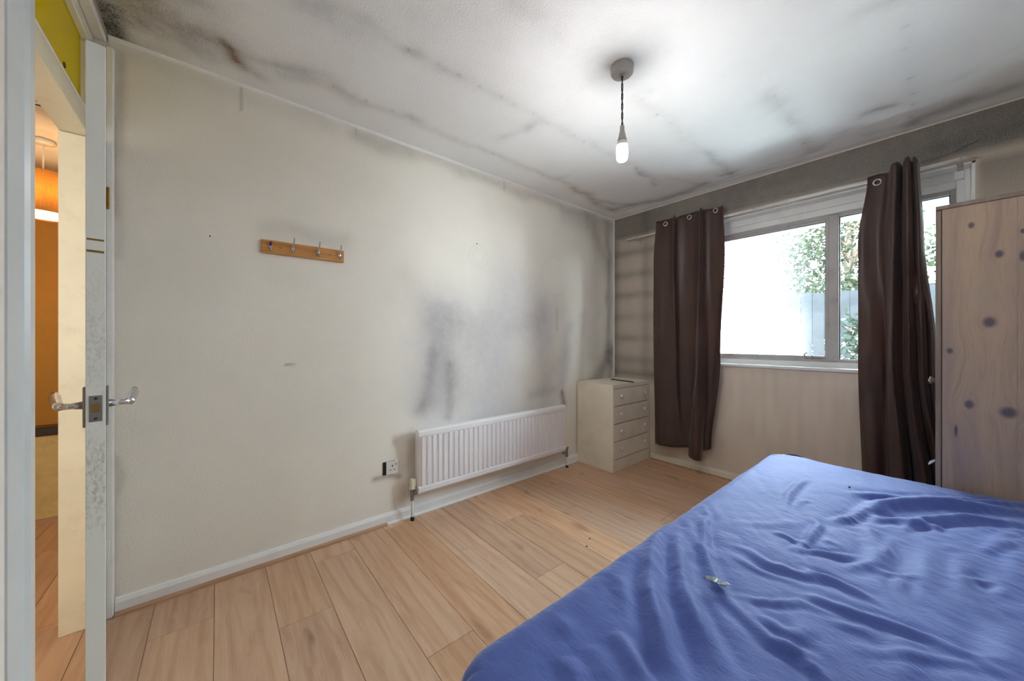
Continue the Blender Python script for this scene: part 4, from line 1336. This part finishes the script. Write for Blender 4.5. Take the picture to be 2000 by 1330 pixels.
ridges = [
    ([(560, 510), (650, 530), (750, 590), (900, 640), (1050, 665), (1200, 730), (1320, 775)], .0075, .014),
    ([(900, 750), (1000, 765), (1150, 820), (1350, 880), (1500, 935), (1650, 985), (1850, 1090)], .009, .013),
    ([(600, 745), (700, 770), (800, 785), (900, 775), (1050, 830)], .006, .010),
    ([(880, 530), (1000, 535), (1100, 552), (1190, 548)], .009, .010), ([(930, 490), (880, 528)], .007, .010),
    ([(780, 440), (860, 470), (920, 492)], .006, .010), ([(960, 375), (1000, 405), (960, 460), (930, 495)], .009, .011),
    ([(835, 340), (850, 265), (895, 218), (945, 193)], .008, .012), ([(960, 290), (900, 300), (880, 330)], .004, .009),
    ([(1225, 345), (1300, 312), (1500, 302), (1750, 322), (2010, 350)], .022, .024), ([(1245, 370), (1450, 388), (1700, 378), (2010, 405)], .016, .018),
    ([(1150, 262), (1300, 268), (1400, 275), (1700, 288), (2010, 322)], .010, .016), ([(1060, 385), (1150, 370), (1225, 330)], .010, .014),
    ([(1300, 410), (1500, 400), (1650, 430)], .008, .012), ([(1400, 430), (1460, 405)], .006, .010), ([(1560, 430), (1580, 395)], .006, .010),
    ([(1200, 595), (1270, 575), (1310, 515), (1250, 450), (1235, 385)], .008, .018), ([(1120, 620), (1200, 590), (1280, 590)], .005, .014),
    ([(1515, 500), (1535, 600), (1510, 690)], .006, .020), ([(1270, 615), (1380, 632), (1480, 640)], .005, .010), ([(1400, 640), (1395, 705)], .006, .010),
    ([(255, 390), (200, 470), (175, 590), (172, 720), (200, 850), (245, 1000), (290, 1180)], .013, .020),
    ([(330, 440), (310, 520), (320, 620), (350, 760), (400, 900), (450, 1040), (530, 1180)], .012, .018),
    ([(430, 380), (438, 520), (480, 640), (545, 760), (650, 870)], .010, .013), ([(470, 355), (440, 410), (452, 500)], .006, .010),
    ([(160, 690), (190, 800), (225, 920), (260, 1060), (300, 1180)], .010, .018), ([(365, 740), (420, 880), (480, 1000), (600, 1180)], .009, .016),
    ([(560, 790), (680, 890), (760, 975), (950, 1050), (1020, 1140)], .008, .014), ([(600, 750), (690, 850), (800, 905), (880, 950)], .006, .012),
    ([(830, 985), (900, 940), (940, 900)], .005, .014), ([(820, 985), (860, 1025), (930, 1050)], .007, .012), ([(900, 1060), (1010, 1140)], .007, .012),
    ([(-10, 940), (40, 1040), (110, 1180)], .014, .022), ([(-120, 1000), (-60, 1090), (-30, 1180)], .013, .022), ([(-230, 1060), (-170, 1180)], .012, .022),
    ([(60, 1000), (140, 1180)], .008, .014), ([(-300, 850), (-200, 960)], .006, .02), ([(20, 660), (60, 800)], .004, .02),
    ([(1430, 940), (1425, 1050), (1410, 1180)], .005, .018), ([(1935, 890), (1950, 980), (1900, 1100)], .007, .024), ([(1975, 530), (1960, 600), (1990, 700)], .005, .018),
    ([(1890, 620), (1905, 700), (1890, 740)], .004, .014), ([(1730, 660), (1850, 664)], .006, .010), ([(1800, 500), (1880, 470), (2010, 440)], .005, .013),
    ([(1800, 530), (1900, 500), (2010, 480)], .006, .012), ([(1700, 560), (1720, 720)], .005, .014), ([(1640, 560), (1660, 700)], .004, .014),
    ([(1150, 1000), (1500, 1035), (1900, 1090)], .005, .012), ([(1300, 960), (1600, 1000), (1950, 1060)], .004, .010), ([(1050, 870), (1250, 920)], .004, .010),
    ([(1340, 460), (1350, 560)], .005, .010), ([(1030, 480), (1080, 500)], .004, .010), ([(560, 400), (800, 410), (900, 390)], .003, .016),
    ([(690, 120), (740, 170), (770, 250)], .004, .016), ([(300, 330), (380, 290), (460, 250)], .005, .02), ([(590, 560), (700, 620), (900, 690)], .004, .010),
    ([(360, 400), (390, 500), (360, 560)], .005, .012), ([(880, 600), (980, 640), (1150, 700), (1250, 760)], .005, .010),
]
Zd = np.zeros_like(XX)
topmask = np.clip(1 + (ZU + ZV) / .09, 0, 1)
for pts, h_, wd_ in ridges:
    pp = [on(2, BZ, *p)[:2] for p in c7(pts)]
    best = np.full(XX.shape, 9.0); tt = np.zeros(XX.shape); side = np.zeros(XX.shape)
    n_ = len(pp) - 1
    for k_, (a, b) in enumerate(zip(pp, pp[1:])):
        ab = b - a; L2 = (ab * ab).sum()
        t = np.clip(((Pxy - a) @ ab) / max(L2, 1e-9), 0, 1)
        dv_ = Pxy - (a + t[..., None] * ab)
        d = np.linalg.norm(dv_, axis=-1)
        cr_ = ab[0] * dv_[..., 1] - ab[1] * dv_[..., 0]
        nb = d < best
        best = np.where(nb, d, best); tt = np.where(nb, (k_ + t) / n_, tt); side = np.where(nb, np.sign(cr_), side)
    taper = np.clip(np.sin(np.clip(tt, 0.02, .98) * math.pi), 0, 1) ** .6
    e = best / wd_
    Zd += h_ * taper * (np.exp(-e ** 2) - .45 * np.exp(-((e - 1.9) / .9) ** 2))
# soft undulation, body sag and fine pulled creases
Zd += .010 * (vnoise(XX, YY, 3.2, 41) - .5) + .005 * (vnoise(XX, YY, 9, 42) - .5)
cre = vnoise(XX * 2.2 + YY * 1.3, YY * .7 - XX * .4, 14, 43)
cre2 = vnoise(XX * 1.1 - YY * .8, XX * .6 + YY * 2.4, 16, 44)
Zd += .0045 * (np.abs(cre - .5) * 2 - .5) * np.clip(vnoise(XX, YY, 2.5, 45) * 1.6 - .3, 0, 1) + .0035 * (np.abs(cre2 - .5) * 2 - .5) * np.clip(vnoise(XX, YY, 2.5, 47) * 1.6 - .4, 0, 1)
Zd += -.012 * np.exp(-(((XX - 2.2) / .35) ** 2 + ((YY + 1.9) / .6) ** 2))
ZZ = ZZ + Zd * topmask + .003
sidepush = (1 - topmask)
XX = XX - sidepush * (XX < BX0 + .06) * (.012 * (vnoise(YY, ZZ, 7, 50)) + .004)
YY = YY - sidepush * (YY < BY0 + .06) * .010 * vnoise(XX, ZZ, 7, 51)
sheet = grid_mesh('fitted_sheet', np.stack([XX, YY, np.maximum(ZZ, .32)], -1), M['sheet'])
tag(sheet, 'crumpled blue fitted sheet pulled over the mattress', 'bed sheet')
# exposed mattress corner: dark elastic hem at far corner
m = MB()
M['navy'] = paint('navy_patterned_hem', (44, 48, 92), 0.8, 0.4, 60)
m.tube([(1.668, -.934, .536), (1.690, -.922, .540), (1.715, -.918, .542), (1.742, -.917, .540), (1.762, -.919, .534)], [.005, .010, .012, .010, .004], 10); m.build('sheet_hem', M['navy'], sheet, smooth=True)['label'] = 'dark navy hem gathered at the far corner'
# pale flake standing in for a torn hole in the sheet, and two specks
c = on(2, BZ + .006, 1399, 1140)
P_ = []
nn = 9
scr = np.zeros((nn, nn, 3))
rs = np.random.RandomState(5)
for i in range(nn):
    for j in range(nn):
        a_, b_ = (i / (nn - 1) - .5), (j / (nn - 1) - .5)
        scr[i, j] = (c[0] + .042 * a_ + .014 * b_ + rs.uniform(-.003, .003), c[1] + .026 * b_ + rs.uniform(-.003, .003), BZ + .012 + rs.uniform(-.003, .006))
n = N('torn_hole_flake'); M['film'] = n.set(srgb(158, 172, 186), 0.12, Specular_IOR_Level=1.0)
tag(grid_mesh('torn_hole', scr, M['film'], solid=.0006), 'small torn hole in the blue sheet, built as a pale crumpled flake', 'torn hole')
for lab, p in (('tiny dark crumb on the blue sheet near the wardrobe end of the bed', (1659, 953)),):
    c = on(2, BZ + .004, *p)
    m = MB(); m.lathe([(0, -.003), (.004, -.001), (.0035, .003), (0, .004)], (c[0], c[1], BZ + .007), 8, cap=False)
    tag(m.build('crumb', M['gap']), lab, 'crumb')
for lab, p in (('tiny dark crumb on the laminate floor between radiator and bed', (1152, 1052)), ('tiny brown crumb on the laminate floor just below the larger one', (1146, 1067)), ('tiny dark crumb on the floor in front of the chest of drawers', (1270, 911))):
    c = on(2, 0.001, *p)
    m = MB(); m.lathe([(0, 0), (.005, .0005), (.004, .003), (0, .004)], (c[0], c[1], .0), 8, cap=False)
    tag(m.build('crumb', M['gap']), lab, 'crumb')
